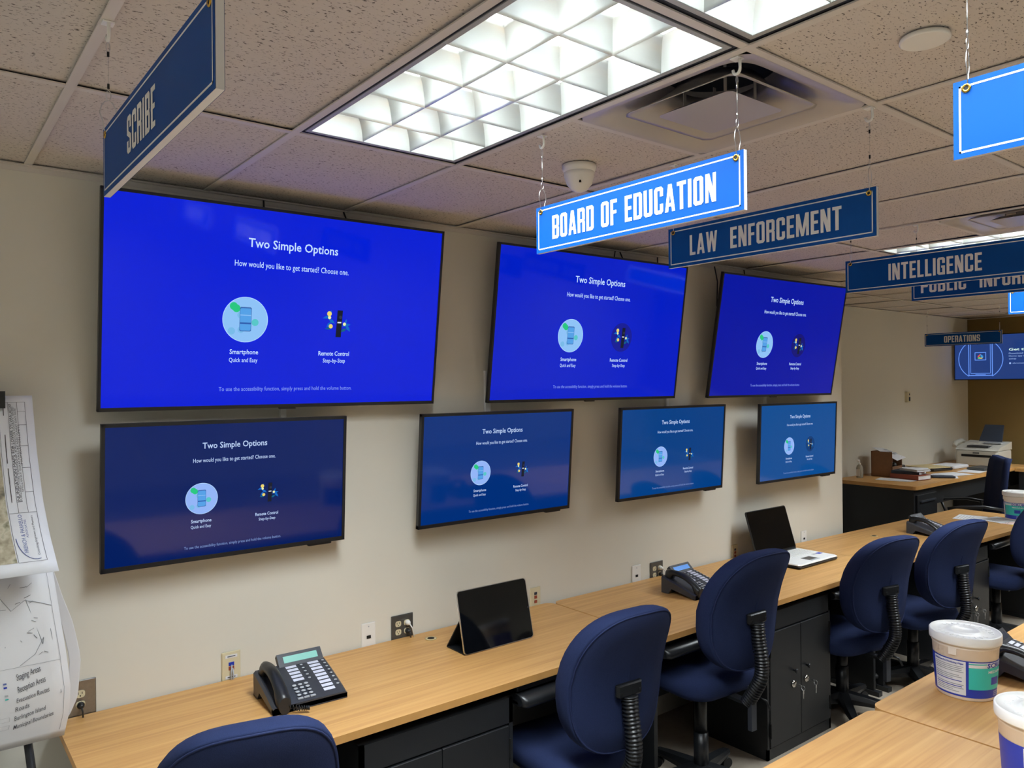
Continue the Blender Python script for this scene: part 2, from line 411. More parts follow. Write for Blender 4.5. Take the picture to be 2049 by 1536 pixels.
# ------------------------------------------------------------------ vents
def make_vent():
    t = thing('air_vent', '', 'vent', (0, 0, H))
    def ring(h, z, e, n=64):
        out = []
        for j in range(n):
            q = 2 * PI * (j + .5) / n; c, d = math.cos(q), math.sin(q)
            k = (abs(c) ** e + abs(d) ** e) ** (-1 / e)
            out.append((T / 2 + h * k * c, T / 2 + h * k * d, z))
        return out
    o = MB(); o.loft([ring(.296, -.001, 60), ring(.284, .0, 50), ring(.262, .006, 20), ring(.235, .020, 8), ring(.205, .044, 4), ring(.178, .075, 2.6), ring(.165, .10, 2), ring(.16, .14, 2)], VENT, False, True); o.build('outer_shell', t)
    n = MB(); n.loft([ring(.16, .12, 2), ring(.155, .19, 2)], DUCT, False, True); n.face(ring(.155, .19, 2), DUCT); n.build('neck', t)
    c = MB(); c.loft([ring(.200, .004, 60), ring(.190, .007, 40), ring(.172, .016, 12), ring(.15, .032, 5), ring(.128, .055, 2.8), ring(.115, .085, 2)], VENT, False, True)
    c.loft([ring(.200, .004, 60), ring(.193, .010, 40), ring(.172, .020, 12), ring(.151, .036, 5), ring(.130, .058, 2.8), ring(.115, .085, 2)], VENT, False, True); c.build('middle_cone', t)
    d = MB(); d.loft([ring(.128, -.004, 60), ring(.118, -.001, 40), ring(.098, .006, 10), ring(.07, .013, 4), ring(.04, .015, 2), ring(.012, .015, 2)], VENT, True, True)
    d.loft([ring(.128, -.004, 60), ring(.10, .012, 10), ring(.04, .022, 2)], VENT, True, True)
    d.lathe([(.016, .0145), (.017, .010), (.012, .0095), (.004, .0105)], VENT, 20, (T / 2, T / 2, 0)); d.build('centre_plate', t)
    for q in range(4):
        a_ = PI / 4 + q * PI / 2; st = MB(); st.box(-.006, .006, -.001, .001, .01, .11, VENT, lambda v_: (T / 2 + .10 * math.cos(a_) + v_[0], T / 2 + .10 * math.sin(a_) + v_[1], v_[2])); st.build('strut', t)
    return t
v = make_vent()
for n, (i, k) in enumerate(VENTS):
    o = v if n == 0 else copy_tree(v)
    o.location = (i * T, row_y(k - 1), H)
    tag(o, ['square ceiling air vent with nested cones above the board of education sign', 'shiny square ceiling vent at right edge above the intelligence sign'][n], 'vent')
# smoke detector disc and dome camera
t = thing('ceiling_cover', 'small round white disc on the ceiling tile at upper right', 'cover', (.895, -2.396, H))
m = MB(); m.lathe([(.052, .004), (.054, -.004), (.050, -.007)], WPLA, 40); m.build('disc', t)
t = thing('dome_camera', 'small white dome camera on ceiling behind the board of education sign', 'camera', (.975, -1.155, H))
m = MB(); m.lathe([(.062, .006), (.062, -.006), (.056, -.02)], WPLA, 40); m.build('base', t)
m = MB(); m.lathe([(.056, -.014), (.055, -.034), (.046, -.062), (.028, -.084), (.008, -.092)], WPLA, 40); m.build('dome', t)
m = MB(); m.lathe([(.0045, -.0), (.0045, .008)], GAP, 12, (-.028, -.034, -.066)); m.build('lens', t)

# ------------------------------------------------------------------ hanging signs
def sign(txt, x, y0, y1, z0, z1, a, b, label, wire='steel', back=True, zs=0.0):
    L = y0 - y1; Hh = z1 - z0; th = .012
    t = thing('hanging_sign', label, 'sign', (x, y0, z0), 0, 'blue signs hung from the ceiling')
    p_ = MB(); p_.box(0, th, -L, 0, 0, Hh, SWHT); p_.build('panel', t)
    fa = MB(); bo = MB(); le = MB()
    for side, X in ((0, 0.0), (1, th)):
        s_ = -1 if side == 0 else 1
        def xf(u, v_, d): # u along the sign as read, v up
            yy = -u if side == 0 else -(L - u)
            return (X + s_ * d, yy, v_)
        fa.face([xf(0, 0, .0006), xf(L, 0, .0006), xf(L, Hh, .0006), xf(0, Hh, .0006)], SBLUE)
        e, k = .010, .0035
        for q in ((e, L - e, e, e + k), (e, L - e, Hh - e - k, Hh - e), (e, e + k, e, Hh - e), (L - e - k, L - e, e, Hh - e)):
            bo.face([xf(q[0], q[2], .001), xf(q[1], q[2], .001), xf(q[1], q[3], .001), xf(q[0], q[3], .001)], SWHT)
        if txt: sign_text(le, txt, lambda u, v_, n_: xf(u, v_, .0014 + n_ * .00004), a * L, b * L, .245 * Hh, .745 * Hh, SWHT)
    fa.build('face', t); bo.build('border_line', t)
    if txt: le.build('lettering', t)
    for u in (.03 * L, .972 * L):
        gr = MB()
        for X, s_ in ((-.0012, -1), (th + .0012, 1)):
            gr.lathe([(.0085, 0), (.0085, s_ * .001), (.0068, s_ * .0022), (.0042, s_ * .0012)], BRASS, 20, (X, -u, Hh * .89), 'x', caps=False)
            gr.lathe([(.0042, 0), (.0040, s_ * .0005)], GAP, 14, (X, -u, Hh * .89), 'x')
        gr.build('grommet', t)
        ha = MB(); top = H - z0; zc = Hh * .89
        r = .0011 if wire == 'steel' else .0004
        # carabiner loop through the grommet
        lp = []
        for j in range(15):
            q = j / 14 * 2 * PI
            wv = .016 * math.sin(q) * (1.15 if math.cos(q) < 0 else .8)
            lp.append((th / 2 + wv, -u + .004 * math.sin(q), zc + .036 - .038 * math.cos(q)))
        hz = top - .045
        ha.tube(lp, .0011, STEEL, 6)
        ey = []
        for j in range(9):
            q = j / 8 * 2 * PI; ey.append((th / 2 + .005 * math.sin(q), -u, zc + .085 - .011 * math.cos(q)))
        ha.tube(ey, .0009, STEEL, 6)
        ha.tube([(th / 2, -u, zc + .096), (th / 2, -u, hz - .02)], r, STEEL if wire == 'steel' else CLEAR, 6)
        lp2 = [(th / 2 + .004 * math.sin(j / 8 * 2 * PI), -u, hz - .010 - .011 * math.cos(j / 8 * 2 * PI)) for j in range(9)]
        ha.tube(lp2, .0009, STEEL, 6)
        for z in (zc + .1, hz - .03):
            ha.tube([(th / 2, -u, z), (th / 2, -u, z + .010)], .0026, STEEL if wire == 'steel' else GAP, 8)
        hobj = ha.build('hanger', t)
        hk = MB(); hk.box(th / 2 - .012, th / 2 + .012, -u - .012, -u + .012, top - .005, top - .0018, WPLA)
        cv = [(th / 2, -u - .008, top - .002), (th / 2, -u - .009, top - .022)]
        for j in range(8):
            q = math.radians(180 + j * 26); cv.append((th / 2, -u + .001 + .010 * math.cos(q), top - .028 + .012 * math.sin(q)))
        hk.tube(cv, .0038, WPLA, 8); hk.build('ceiling_hook', hobj)
    return t
z0, z1 = 2.477, 2.622
sign('SCRIBE', -.612, -1.335, -2.10, z0, z1, .30, .578, 'dim blue hanging sign lettered SCRIBE at upper left', 'clear')
sign('BOARD OF EDUCATION', .628, -1.322, -2.093, z0, z1, .10, .896, 'bright blue hanging sign lettered BOARD OF EDUCATION', 'steel')
sign('LAW  ENFORCEMENT', 1.22, -1.362, -2.121, z0, z1 - .004, .127, .864, 'blue hanging sign lettered LAW ENFORCEMENT behind the board of education sign', 'clear')
sign('INTELLIGENCE', 2.44, -1.376, -2.146, z0 - .008, z1 - .008, .255, .74, 'blue hanging sign lettered INTELLIGENCE', 'clear')
sign('PUBLIC  INFORMATION', 3.05, -1.397, -2.167, z0 - .010, z1 - .010, .06, .94, 'blue hanging sign lettered PUBLIC INFORMATION partly hidden below the intelligence sign', 'clear')
sign('OPERATIONS', 8.0, .68, -.09, z0 - .03, z1 - .034, .265, .732, 'small distant blue hanging sign lettered OPERATIONS', 'clear')
sign('', 4.27, -1.417, -2.18, z0 - .018, z1 - .015, 0, 1, 'bright blank blue sign corner at the right edge below the public information sign', 'clear')
sign('FIRE / RESCUE', .60, -2.573, -3.343, z0, z1, .22, .80, 'bright blue hanging sign cut off at the right edge, lettering out of frame', 'steel')

# ------------------------------------------------------------------ wall screens
def disp(name, col, es=1.0): return mat(name, rgb(3, 4, 8), 0.07, emit=rgb(*col), es=es, spec=0.35)
def glow(name, col, es=1.0): return mat(name, rgb(4, 4, 4), 0.3, emit=rgb(*col), es=es, spec=0.2)
G_TXT, G_DIM = glow('screen_text', (196, 222, 255)), glow('screen_text_dim', (128, 150, 232))
G_TXT2, G_DIM2 = glow('screen_text_small', (186, 208, 245)), glow('screen_text_small_dim', (122, 146, 200))
G_CIRC, G_CIRCB = glow('disc_pale', (142, 194, 246)), glow('disc_blue', (146, 180, 246))
G_RIM = glow('disc_rim', (182, 218, 255))
G_GRN, G_GRN2, G_GRN3 = glow('ball_green', (40, 198, 128)), glow('ball_mint', (88, 198, 200)), glow('ball_faint', (120, 186, 232))
G_PH1, G_PH2, G_PH3 = glow('phone_edge', (58, 104, 176)), glow('phone_sky', (84, 160, 230)), glow('phone_sea', (44, 92, 172))
G_REM, G_LINE = glow('remote_body', (20, 26, 44)), glow('remote_label', (220, 226, 240))
G_YEL, G_YEL2 = glow('flower_yellow', (236, 212, 110)), glow('flower_pale', (236, 240, 170))
G_LEAF, G_LEAF2 = glow('leaf_blue', (8, 104, 196)), glow('leaf_green', (10, 96, 130))
def screen_art(xf, up_, dark_disc, parent):
    A = 1 / 1.765; mb = None
    tx, dm, ci = (G_TXT, G_DIM, G_CIRC) if up_ else (G_TXT2, G_DIM2, G_CIRCB)
    def X(u, v, d=0): return xf(u, v, d)
    def disc(u, v, r, mt, d=.0002, n=40): mb.face([X(u + r * math.cos(2 * PI * j / n), v + r / A * math.sin(2 * PI * j / n), d) for j in range(n)], mt)
    def rect(u0, u1, v0, v1, mt, d, sh=0): mb.face([X(u0 + sh * v0, v0, d), X(u1 + sh * v0, v0, d), X(u1 + sh * v1, v1, d), X(u0 + sh * v1, v1, d)], mt)
    tf = lambda u, v: X(u, v, .0004)
    cp = MB(); add_text(cp, 'Two Simple Options', tf, .368, .634, 1 - .198, .044, tx, .012); cp.build('caption', parent, normals=False)
    cp = MB(); add_text(cp, 'How would you like to get started? Choose one.', tf, .332, .671, 1 - .296, .030, tx if up_ else tx, .004); cp.build('caption', parent, normals=False)
    cp = MB(); add_text(cp, 'Smartphone', tf, .326, .406, 1 - .727, .024, tx, .014); cp.build('caption', parent, normals=False)
    cp = MB(); add_text(cp, 'Quick and Easy', tf, .325, .405, 1 - .767, .022, tx, .006); cp.build('caption', parent, normals=False)
    cp = MB(); add_text(cp, 'Remote Control', tf, .587, .686, 1 - .727, .024, tx, .014); cp.build('caption', parent, normals=False)
    cp = MB(); add_text(cp, 'Step-by-Step', tf, .602, .674, 1 - .764, .022, tx, .006); cp.build('caption', parent, normals=False)
    cp = MB(); add_text(cp, 'To use the accessibility function, simply press and hold the volume button.', tf, .300, .700, 1 - .911, .021, dm, .004); cp.build('caption', parent, normals=False)
    mb = MB(); cu, cv = .367, 1 - .556
    disc(cu, cv, .0635, G_RIM, .0002); disc(cu, cv, .0618, ci, .0003)
    for (du, dv, r, mt) in ((-.0335, .064, .011, G_GRN), (-.026, .054, .011, G_GRN), (.027, -.012, .010, G_GRN2), (-.013, .022, .010, G_GRN3), (-.038, -.058, .010, G_GRN3), (-.012, -.05, .009, G_GRN3)):
        disc(cu + du, cv + dv, r, mt, .0004, 24)
    def slab(u0, u1, v0, v1, mt, d): mb.face([X(a, b, d) for a, b in [(u0 + .003, v0), (u1 - .003, v0), (u1, v0 + .005), (u1, v1 - .005), (u1 - .003, v1), (u0 + .003, v1), (u0, v1 - .005), (u0, v0 + .005)]], mt)
    slab(cu - .0165, cu + .0165, cv - .058, cv + .062, G_PH1, .0005)
    slab(cu - .0152, cu + .0152, cv - .054, cv + .056, G_PH2, .0006)
    rect(cu - .0152, cu + .0152, cv - .022, cv - .014, G_PH3, .0007); rect(cu - .0152, cu + .0152, cv + .020, cv + .024, G_CIRC, .0007)
    mb.build('phone_picture', parent, normals=False); mb = MB()
    ru, rv = .640, 1 - .553
    if dark_disc: disc(ru + .001, rv, .058, glow('remote_disc', dark_disc), .0002)
    for (du, dv, a, s, mt) in ((-.034, .028, .3, 1, G_LEAF), (-.022, .046, 1.2, .9, G_LEAF), (-.018, .012, -.6, 1.1, G_LEAF), (-.026, -.012, .9, .9, G_LEAF), (-.026, -.03, .1, .9, G_LEAF2), (.030, -.010, .2, 1.2, G_LEAF), (.036, -.022, -.9, 1.1, G_LEAF), (.022, -.038, .5, 1, G_LEAF2), (.012, -.012, 1.1, 1, G_LEAF2), (.030, .008, 1.3, .7, G_LEAF)):
        p_ = [(.014, 0), (.003, .0045), (-.012, 0), (.003, -.0045)]
        mb.face([X(ru + du + s * (x * math.cos(a) - y * math.sin(a)), rv + dv + s * (x * math.sin(a) + y * math.cos(a)) / A, .0003) for x, y in p_], mt)
    for (du, dv, r, mt) in ((-.024, .048, .0075, G_YEL), (-.023, .028, .005, G_YEL2), (-.018, -.018, .0065, G_YEL), (.026, -.004, .005, G_YEL2)): disc(ru + du, rv + dv, r, mt, .0005, 16)
    rect(ru - .0085, ru + .0085, rv - .075, rv + .068, G_REM, .0006, .02); rect(ru - .006, ru + .006, rv + .0, rv + .007, G_LINE, .0007, .02)
    disc(ru + .012, rv + .032, .005, glow('remote_ring', (46, 52, 72)), .0007, 16)
    mb.build('remote_picture', parent, normals=False)
def wall_screen(c, tilt, yw, wd, col, label, up_, group, dark_disc=None, mount_y=-.03):
    t = thing('wall_screen', label, 'screen', c, yw, group)
    hh = wd / 1.765; ct, st = math.cos(tilt), math.sin(tilt)
    def P(x, y, z): return (x, y * ct - z * st, y * st + z * ct)
    fr = MB(); bz = .011 if up_ else .013; dp = .022
    bm_ = BEZEL
    for q in ((-wd / 2, wd / 2, hh / 2 - bz, hh / 2), (-wd / 2, wd / 2, -hh / 2, -hh / 2 + bz * 1.3), (-wd / 2, -wd / 2 + bz, -hh / 2, hh / 2), (wd / 2 - bz, wd / 2, -hh / 2, hh / 2)):
        fr.box(q[0], q[1], 0, dp, q[2], q[3], bm_, lambda v_: P(*v_))
    fr.box(-wd / 2 + bz, wd / 2 - bz, .010, dp, -hh / 2 + bz, hh / 2 - bz, BEZEL, lambda v_: P(*v_))
    fr.box(-wd * .42, wd * .42, dp, dp + .022, -hh * .45, hh * .25, BEZEL, lambda v_: P(*v_))
    if up_: fr.box(-.035, .035, .004, .018, -hh / 2 - .007, -hh / 2, BEZEL, lambda v_: P(*v_))
    else: fr.bbox(wd * .33, wd * .44, .006, .03, -hh / 2 - .010, -hh / 2 + .002, BEZEL, .003, lambda v_: P(*v_))
    fr.build('bezel', t)
    w_, h_ = wd - 2 * bz, hh - 2.3 * bz; zc = .15 * bz
    sc = MB(); sc.face([P(-w_ / 2, .003, zc - h_ / 2), P(w_ / 2, .003, zc - h_ / 2), P(w_ / 2, .003, zc + h_ / 2), P(-w_ / 2, .003, zc + h_ / 2)], disp('screen_glass', col))
    so = sc.build('display', t, normals=False)
    def xf(u, v, d): return P((u - .5) * wd, .0026 - d, (v - .5) * hh)
    screen_art(xf, up_, dark_disc, so)
    mo = MB(); yb = -c[1]     # wall plane in local y
    back = lambda z: P(0, dp + .02, z)[1]
    mo.box(-.18, .18, yb - .012, yb, -.12, .12, BLK)
    for x in (-.13, .13):
        mo.box(x - .014, x + .014, dp + .018, dp + .034, -.17, .17, BLK, lambda v_: P(*v_))
        mo.box(x - .010, x + .010, min(back(-.05), yb - .014), yb, -.07, -.03, BLK); mo.box(x - .010, x + .010, min(back(.08), yb - .014), yb, .05, .09, BLK)
    mo.build('wall_mount', t)
    return t
R = math.radians
g1, g2 = 'large blue screens of the upper row', 'smaller blue screens of the lower row'
uz = .13
wall_screen((.308, -.128, 2.376), R(7.9), R(-.9), 1.43, (0, 28, 214), 'largest bright blue wall screen in the top row, by the scribe sign', True, g1)
wall_screen((2.08, -.123, 2.370), R(8.1), R(-.9), 1.43, (0, 28, 196), 'middle bright blue wall screen of the top row, below the board of education sign', True, g1, (18, 26, 150))
wall_screen((3.816, -.183, 2.363), R(9.7), R(-1.9), 1.43, (2, 20, 160), 'farthest blue wall screen of the top row, by the wall corner', True, g1, (14, 16, 120))
wall_screen((.074, -.108, 1.661), R(3.5), R(.2), .958, (2, 28, 92), 'navy wall screen at the left end of the lower row', False, g2)
wall_screen((1.403, -.119, 1.657), R(4.6), 0, .958, (0, 46, 120), 'second blue wall screen of the lower row, above the tablet', False, g2)
wall_screen((2.732, -.128, 1.652), R(3.5), R(-.8), .958, (0, 62, 132), 'third blue wall screen of the lower row, above the phone with blue display', False, g2)
wall_screen((4.043, -.171, 1.644), R(2.2), R(-1), .958, (8, 76, 146), 'last lighter blue wall screen of the lower row, above the laptop', False, g2, (6, 60, 120))

# far screen on the mustard wall, set-up page of a casting device
def far_screen():
    t = thing('wall_screen', 'dark blue screen with phone drawing on the far mustard wall', 'screen', (9.32, .41, 2.345))
    wd, hh = 0.985, .555
    fr = MB(); fr.box(.003, .05, -wd / 2, wd / 2, -hh / 2, hh / 2, BEZEL); fr.build('bezel', t)
    sc = MB(); a, b = wd / 2 - .012, hh / 2 - .012
    sc.face([(0, a, -b), (0, -a, -b), (0, -a, b), (0, a, b)], disp('casting_page', (34, 60, 122)))
    so = sc.build('display', t, normals=False)
    mb = MB(); L1, WH, PL = glow('cast_line', (104, 150, 245)), glow('cast_title', (214, 246, 240)), glow('cast_small', (150, 180, 235))
    def X(u, v, d=.0006): return (-d, a - u * 2 * a, -b + v * 2 * b)
    asp = a / b
    def ring(u, v, r0, r1, a0, a1, mt, n=40):
        for j in range(n):
            q0, q1 = a0 + (a1 - a0) * j / n, a0 + (a1 - a0) * (j + 1) / n
            mb.face([X(u + r * math.cos(q), v + r * asp * math.sin(q)) for r, q in ((r0, q0), (r1, q0), (r1, q1), (r0, q1))], mt)
    u, v = .30, .46
    ring(u, v, .252, .259, PI * .26, PI * 1.74 - PI * .0, L1) if False else None
    ring(u, v, .250, .259, R(58), R(-58), L1); ring(u, v, .250, .259, R(122), R(238), L1)
    rc = lambda u0, u1, v0, v1, mt, d=.0006: mb.face([X(u0, v0, d), X(u1, v0, d), X(u1, v1, d), X(u0, v1, d)], mt)
    for s_ in (-1, 1):
        rc(u + s_ * .135 - .005, u + s_ * .135 + .005, .08, .93, L1); rc(u + s_ * .113 - .003, u + s_ * .113 + .003, .13, .93, L1)
    rc(u - .135, u + .135, .075, .093, L1); rc(u - .113, u + .113, .125, .137, L1); rc(u - .06, u + .06, .1, .112, L1)
    for q in ((-.066, .066, .43, .445), (-.066, .066, .60, .615), (-.066, -.058, .44, .60), (.058, .066, .44, .60)): rc(u + q[0], u + q[1], q[2], q[3], L1)
    for pts, c_ in (([(-.03, .49), (-.03, .53), (0, .575), (0, .55)], (232, 90, 80)), ([(0, .55), (0, .575), (.032, .53), (.032, .49), (.012, .49)], (60, 150, 220)), ([(-.03, .49), (.03, .49), (.018, .468), (-.018, .468)], (240, 210, 90)), ([(-.03, .49), (.0, .52), (-.005, .468), (-.03, .468)], (90, 200, 110))):
        mb.face([X(u + p_[0], p_[1], .0009) for p_ in pts], glow('tint', c_))
    tf = lambda q, r: X(q, r, .0008)
    add_text(mb, 'Get the app', tf, .62, .98, .63, .055, WH, .02)
    add_text(mb, 'Download and open the', tf, .62, .985, .555, .030, PL, .01)
    add_text(mb, 'Home app on your phone', tf, .62, .985, .495, .030, PL, .01)
    add_text(mb, 'setup', tf, .62, .70, .435, .030, PL, .01)
    add_text(mb, 'chromecast.com/setup', tf, .66, .985, .335, .030, PL, .01)
    ring(.633, .348, .0, .012, 0, 2 * PI, PL, 14)
    mb.build('screen_picture', so, normals=False)
    mo = MB(); mo.box(.05, XB - 9.32, -.06, .06, -.06, .06, BLK); mo.box(XB - 9.32 - .02, XB - 9.32, -.2, .2, -.2, .2, BLK); mo.build('wall_mount', t)
far_screen()

# cable covers and loose cables on the screen wall
def cable_cover(x, z0_, z1_, label, wd=.012):
    m = MB(); m.box(x - wd, x + wd, -.016, 0, z0_, z1_, WPLA); tag(m.build('cable_cover'), label, 'cable cover')
cable_cover(.312, 1.88, 2.06, 'white cable cover between the first upper and lower screens')
cable_cover(1.398, 1.86, 2.135, 'white cable cover at the left edge of the middle upper screen', .016)
cable_cover(2.80, 1.86, 2.02, 'white cable cover between the middle upper screen and the screen below it')
cable_cover(3.865, 1.86, 2.02, 'white cable cover below the farthest upper screen')
def cable(pts, label, r=.004, mt=PLA, cat='cable'):
    m = MB(); m.tube(pts, r, mt, 8); return tag(m.build('cable'), label, cat)
cable([(.235, -.012, 2.845), (.235, -.014, 2.80), (.235, -.02, 2.70)], 'short black cable from the ceiling behind the largest screen')
cable([(.60, -.012, 2.845), (.615, -.02, 2.80), (.66, -.03, 2.74), (.67, -.03, 2.6)], 'curved black cable near the right top of the largest screen')
cable([(2.345, -.012, 2.845), (2.325, -.02, 2.79), (2.345, -.03, 2.70)], 'black cable looping over the top of the middle screen')
cable([(2.385, -.012, 2.845), (2.41, -.02, 2.79), (2.39, -.03, 2.70)], 'second black cable loop over the top of the middle screen')
cable([(2.72, -.012, 2.845), (2.72, -.014, 2.80), (2.72, -.02, 2.70)], 'short black cable by the law enforcement sign over the middle screen')
cable([(3.30, -.006, 2.84), (3.325, -.01, 2.74), (3.315, -.01, 2.58), (3.35, -.02, 2.46), (3.43, -.03, 2.38)], 'black cable hanging beside the left edge of the farthest upper screen')
cable([(3.62, -.012, 2.845), (3.63, -.014, 2.80), (3.63, -.02, 2.72)], 'short black cable over the top of the farthest upper screen')

# ------------------------------------------------------------------ wall plates
def plug(mb, x, z, mt, drop=.10, dx=.0, out=.03):
    mb.lathe([(.011, 0), (.013, -.012), (.009, -.022), (.004, -.028)], mt, 14, (x, -.008, z), 'y')
    mb.tube([(x, -.032, z), (x + dx * .4, -.040, z - drop * .25), (x + dx, -.030, z - drop)], .003, mt, 8)
def outlet_face(mb, x, z):
    mb.face([(x + a, -.0085, z + b) for a, b in rrect(-.0155, .0155, -.0135, .0135, .010, 5)], IVORY)
    mb.box(x - .0075, x - .0055, -.0092, -.008, z - .001, z + .007, GAP); mb.box(x + .0050, x + .0070, -.0092, -.008, z - .001, z + .007, GAP)
    mb.box(x - .002, x + .002, -.0092, -.008, z - .009, z - .005, GAP)
def plate(x, z, kind, label, wd=.074, ht=.118, mt=WPLA, plugs=()):
    t = thing('wall_plate', label, 'wall plate', (x, 0, z))
    m = MB(); m.bbox(-wd / 2, wd / 2, -.0, .0075, -ht / 2, ht / 2, mt, .003, lambda v_: (v_[0], -v_[1], v_[2])); m.build('cover', t)
    if kind == 'data':
        j = MB(); j.box(-.011, .011, -.0095, -.007, .004, .018, LBLUE); j.box(-.011, .011, -.0095, -.007, -.014, .001, RED); j.build('jack', t)
        c = MB(); c.tube([(.001, -.012, .008), (-.004, -.018, -.02), (-.006, -.02, -.07)], .0028, KEYG, 8); c.tube([(.004, -.012, -.006), (.004, -.02, -.03), (.002, -.02, -.07)], .0028, KEYG, 8); c.build('cord', t)
        s_ = MB()
        for zz in (.042, -.042):
            s_.box(-.024, .024, -.0088, -.007, zz - .006, zz + .006, PAPER); s_.box(-.016, .016, -.0092, -.0085, zz - .002, zz + .002, INK)
        s_.build('label_strip', t)
    elif kind == 'red':
        j = MB(); j.box(-.009, .009, -.0095, -.007, .020, .034, BLUEC)
        for zz in (.0, -.024): j.box(-.009, .009, -.0095, -.007, zz, zz + .015, RED)
        j.build('jack', t)
    elif kind == 'port':
        j = MB(); j.box(-.0105, .0105, -.009, -.007, -.010, .004, GAP); j.lathe([(.003, 0), (.003, -.001)], KEYG, 10, (0, -.0075, .045), 'y'); j.build('port', t)
    elif kind == 'outlet':
        cols_ = (-.023, .023) if wd > .1 else (0,)
        for cx in cols_:
            for cz in (.0195, -.0195):
                q = MB(); outlet_face(q, cx, cz); q.build('socket', t, normals=False)
        for (cx, cz, pm, dx, dr) in plugs:
            q = MB(); plug(q, cx, cz, pm, dr, dx); q.build('plug', t)
    return t
plate(.086, .92, 'data', 'ivory wall plate with blue and red jacks at left of the nearest phone', .076, .122, IVORY)
plate(.710, .912, 'port', 'white single port wall plate near the nearest phone', .072, .122)
plate(.888, .918, 'outlet', 'grey four socket outlet plate with a white plug, left of the tablet', .118, .118, GPLATE, ((.023, .0195, WPLA, .03, .09), (.023, -.0195, PLA, .008, .05)))
plate(1.712, .906, 'red', 'ivory wall plate with red jacks right of the tablet', .072, .12, IVORY)
plate(2.512, .902, 'port', 'white single port wall plate left of the second phone', .078, .12)
plate(2.695, .898, 'outlet', 'grey four socket outlet plate behind the second phone', .116, .12, GPLATE, ((.023, .0195, WPLA, .05, .08), (.023, -.0195, PLA, .02, .05)))
plate(3.497, .893, 'red', 'ivory wall plate with red jacks left of the laptop', .066, .122, IVORY)
plate(4.36, .885, 'port', 'white single port wall plate right of the laptop', .072, .11)
plate(-.482, .928, 'outlet', 'brushed steel outlet plate with black plug behind the map easel', .15, .135, PLATE, ((.023, -.0195, PLA, .006, .07), (-.023, .0195, GAP, -.004, .12)))
t = thing('thermostat', 'small grey thermostat on the alcove wall', 'thermostat', (8.09, YB, 1.88))
m = MB(); m.box(-.035, .035, -.03, 0, -.06, .06, IVORY); m.build('case', t)
m = MB(); m.box(.0, .03, -.034, -.028, -.045, .0, BLUEC); m.box(.008, .022, -.034, -.028, .02, .04, INK); m.build('display', t)

# ------------------------------------------------------------------ desks
def desk(x0, x1, yb, yf, label, z=.87, th=.028, corner=(1, 1, 1, 1), piv=None, rz=0, legs=True, grom=(), tag_group='maple topped desks of the front row'):
    t = thing('desk', label, 'desk', piv or (x0, yb, 0), rz, tag_group)
    L, D = x1 - x0, yb - yf
    m = MB(); m.prism(rrect(.002, L - .002, -D, 0, .05, 6, corner), z - th, z, WOOD, WEDGE); m.build('desktop', t)
    for x in (.06, L - .085):
        q = MB(); q.box(x, x + .025, -D + .10, -.06, 0, z - th, BLK); q.box(x - .01, x + .035, -D + .06, -.04, 0, .03, BLK); q.build('end_panel', t)
    q = MB(); q.box(.085, L - .085, -.20, -.18, .25, z - th, BLK); q.build('modesty_panel', t)
    for gx, gy in grom:
        q = MB(); q.lathe([(.026, z), (.028, z + .003), (.018, z + .003)], MANILA, 24, (gx, gy, 0)); q.lathe([(.017, z + .0032), (.016, z + .0035)], GAP, 20, (gx, gy, 0)); q.build('grommet', t)
    return t
desk(-.54, 1.812, -.012, -.766, 'nearest maple desk under the first screens, with phone and tablet', corner=(1, 1, 1, 0), grom=((1.52, -.10),))
desk(1.816, 4.112, -.020, -.795, 'middle maple desk along the wall, with second phone and laptop', corner=(0, 1, 0, 0))
desk(4.118, 6.75, -.035, -.80, 'farthest maple desk of the wall row, with papers and a wipes tub', corner=(1, 0, 0, 1), piv=(4.118, -.03, 0), rz=R(-2.3), grom=((.79, -.21), (1.56, -.2)))
desk(-.54, 1.811, -1.80, -2.56, 'foreground maple desk at bottom right with the nearest wipes tub', tag_group='maple topped desks of the second row')
desk(1.817, 6.4, -1.785, -2.55, 'foreground maple desk beyond the notch, under the second wipes tub and phone', tag_group='maple topped desks of the second row')

def tray(x0, x1, yf, label):
    t = thing('keyboard_tray', label, 'keyboard tray', (x0, yf, .75), 0, 'keyboard trays under the wall desks'); L = x1 - x0
    m = MB(); m.box(0, L, .05, .34, .012, .022, PLA); m.box(.03, .06, .10, .34, .022, .092, PLA); m.box(L - .06, L - .03, .10, .34, .022, .092, PLA); m.build('tray', t)
    m = MB(); pr = [(.085, .030), (.07, .048), (.045, .055), (.02, .050), (.004, .036), (.0, .020), (.008, .006), (.04, .0), (.085, .004)]
    m.loft([[(x, y + .02 * e, z * (1 - .12 * e) + .005 * e) for y, z in pr] for x, e in ((0, 1), (.006, .5), (.02, 0), (L - .02, 0), (L - .006, .5), (L, 1))], PLA, True, True); m.build('palm_rest', t)
    m = MB(); m.bbox(.02, L - .06, .075, .25, .050, .072, PLAG, .004); m.build('keyboard', t)
    return t
tray(.99, 1.60, -.80, 'black keyboard tray under the nearest desk, left of the large chair')
tray(1.86, 2.46, -.81, 'black keyboard tray under the middle desk, behind the raised chair')
tray(3.40, 4.00, -.80, 'black keyboard tray under the middle desk, behind the fourth chair')
tray(5.62, 6.22, -.86, 'black keyboard tray under the farthest desk at the right edge')

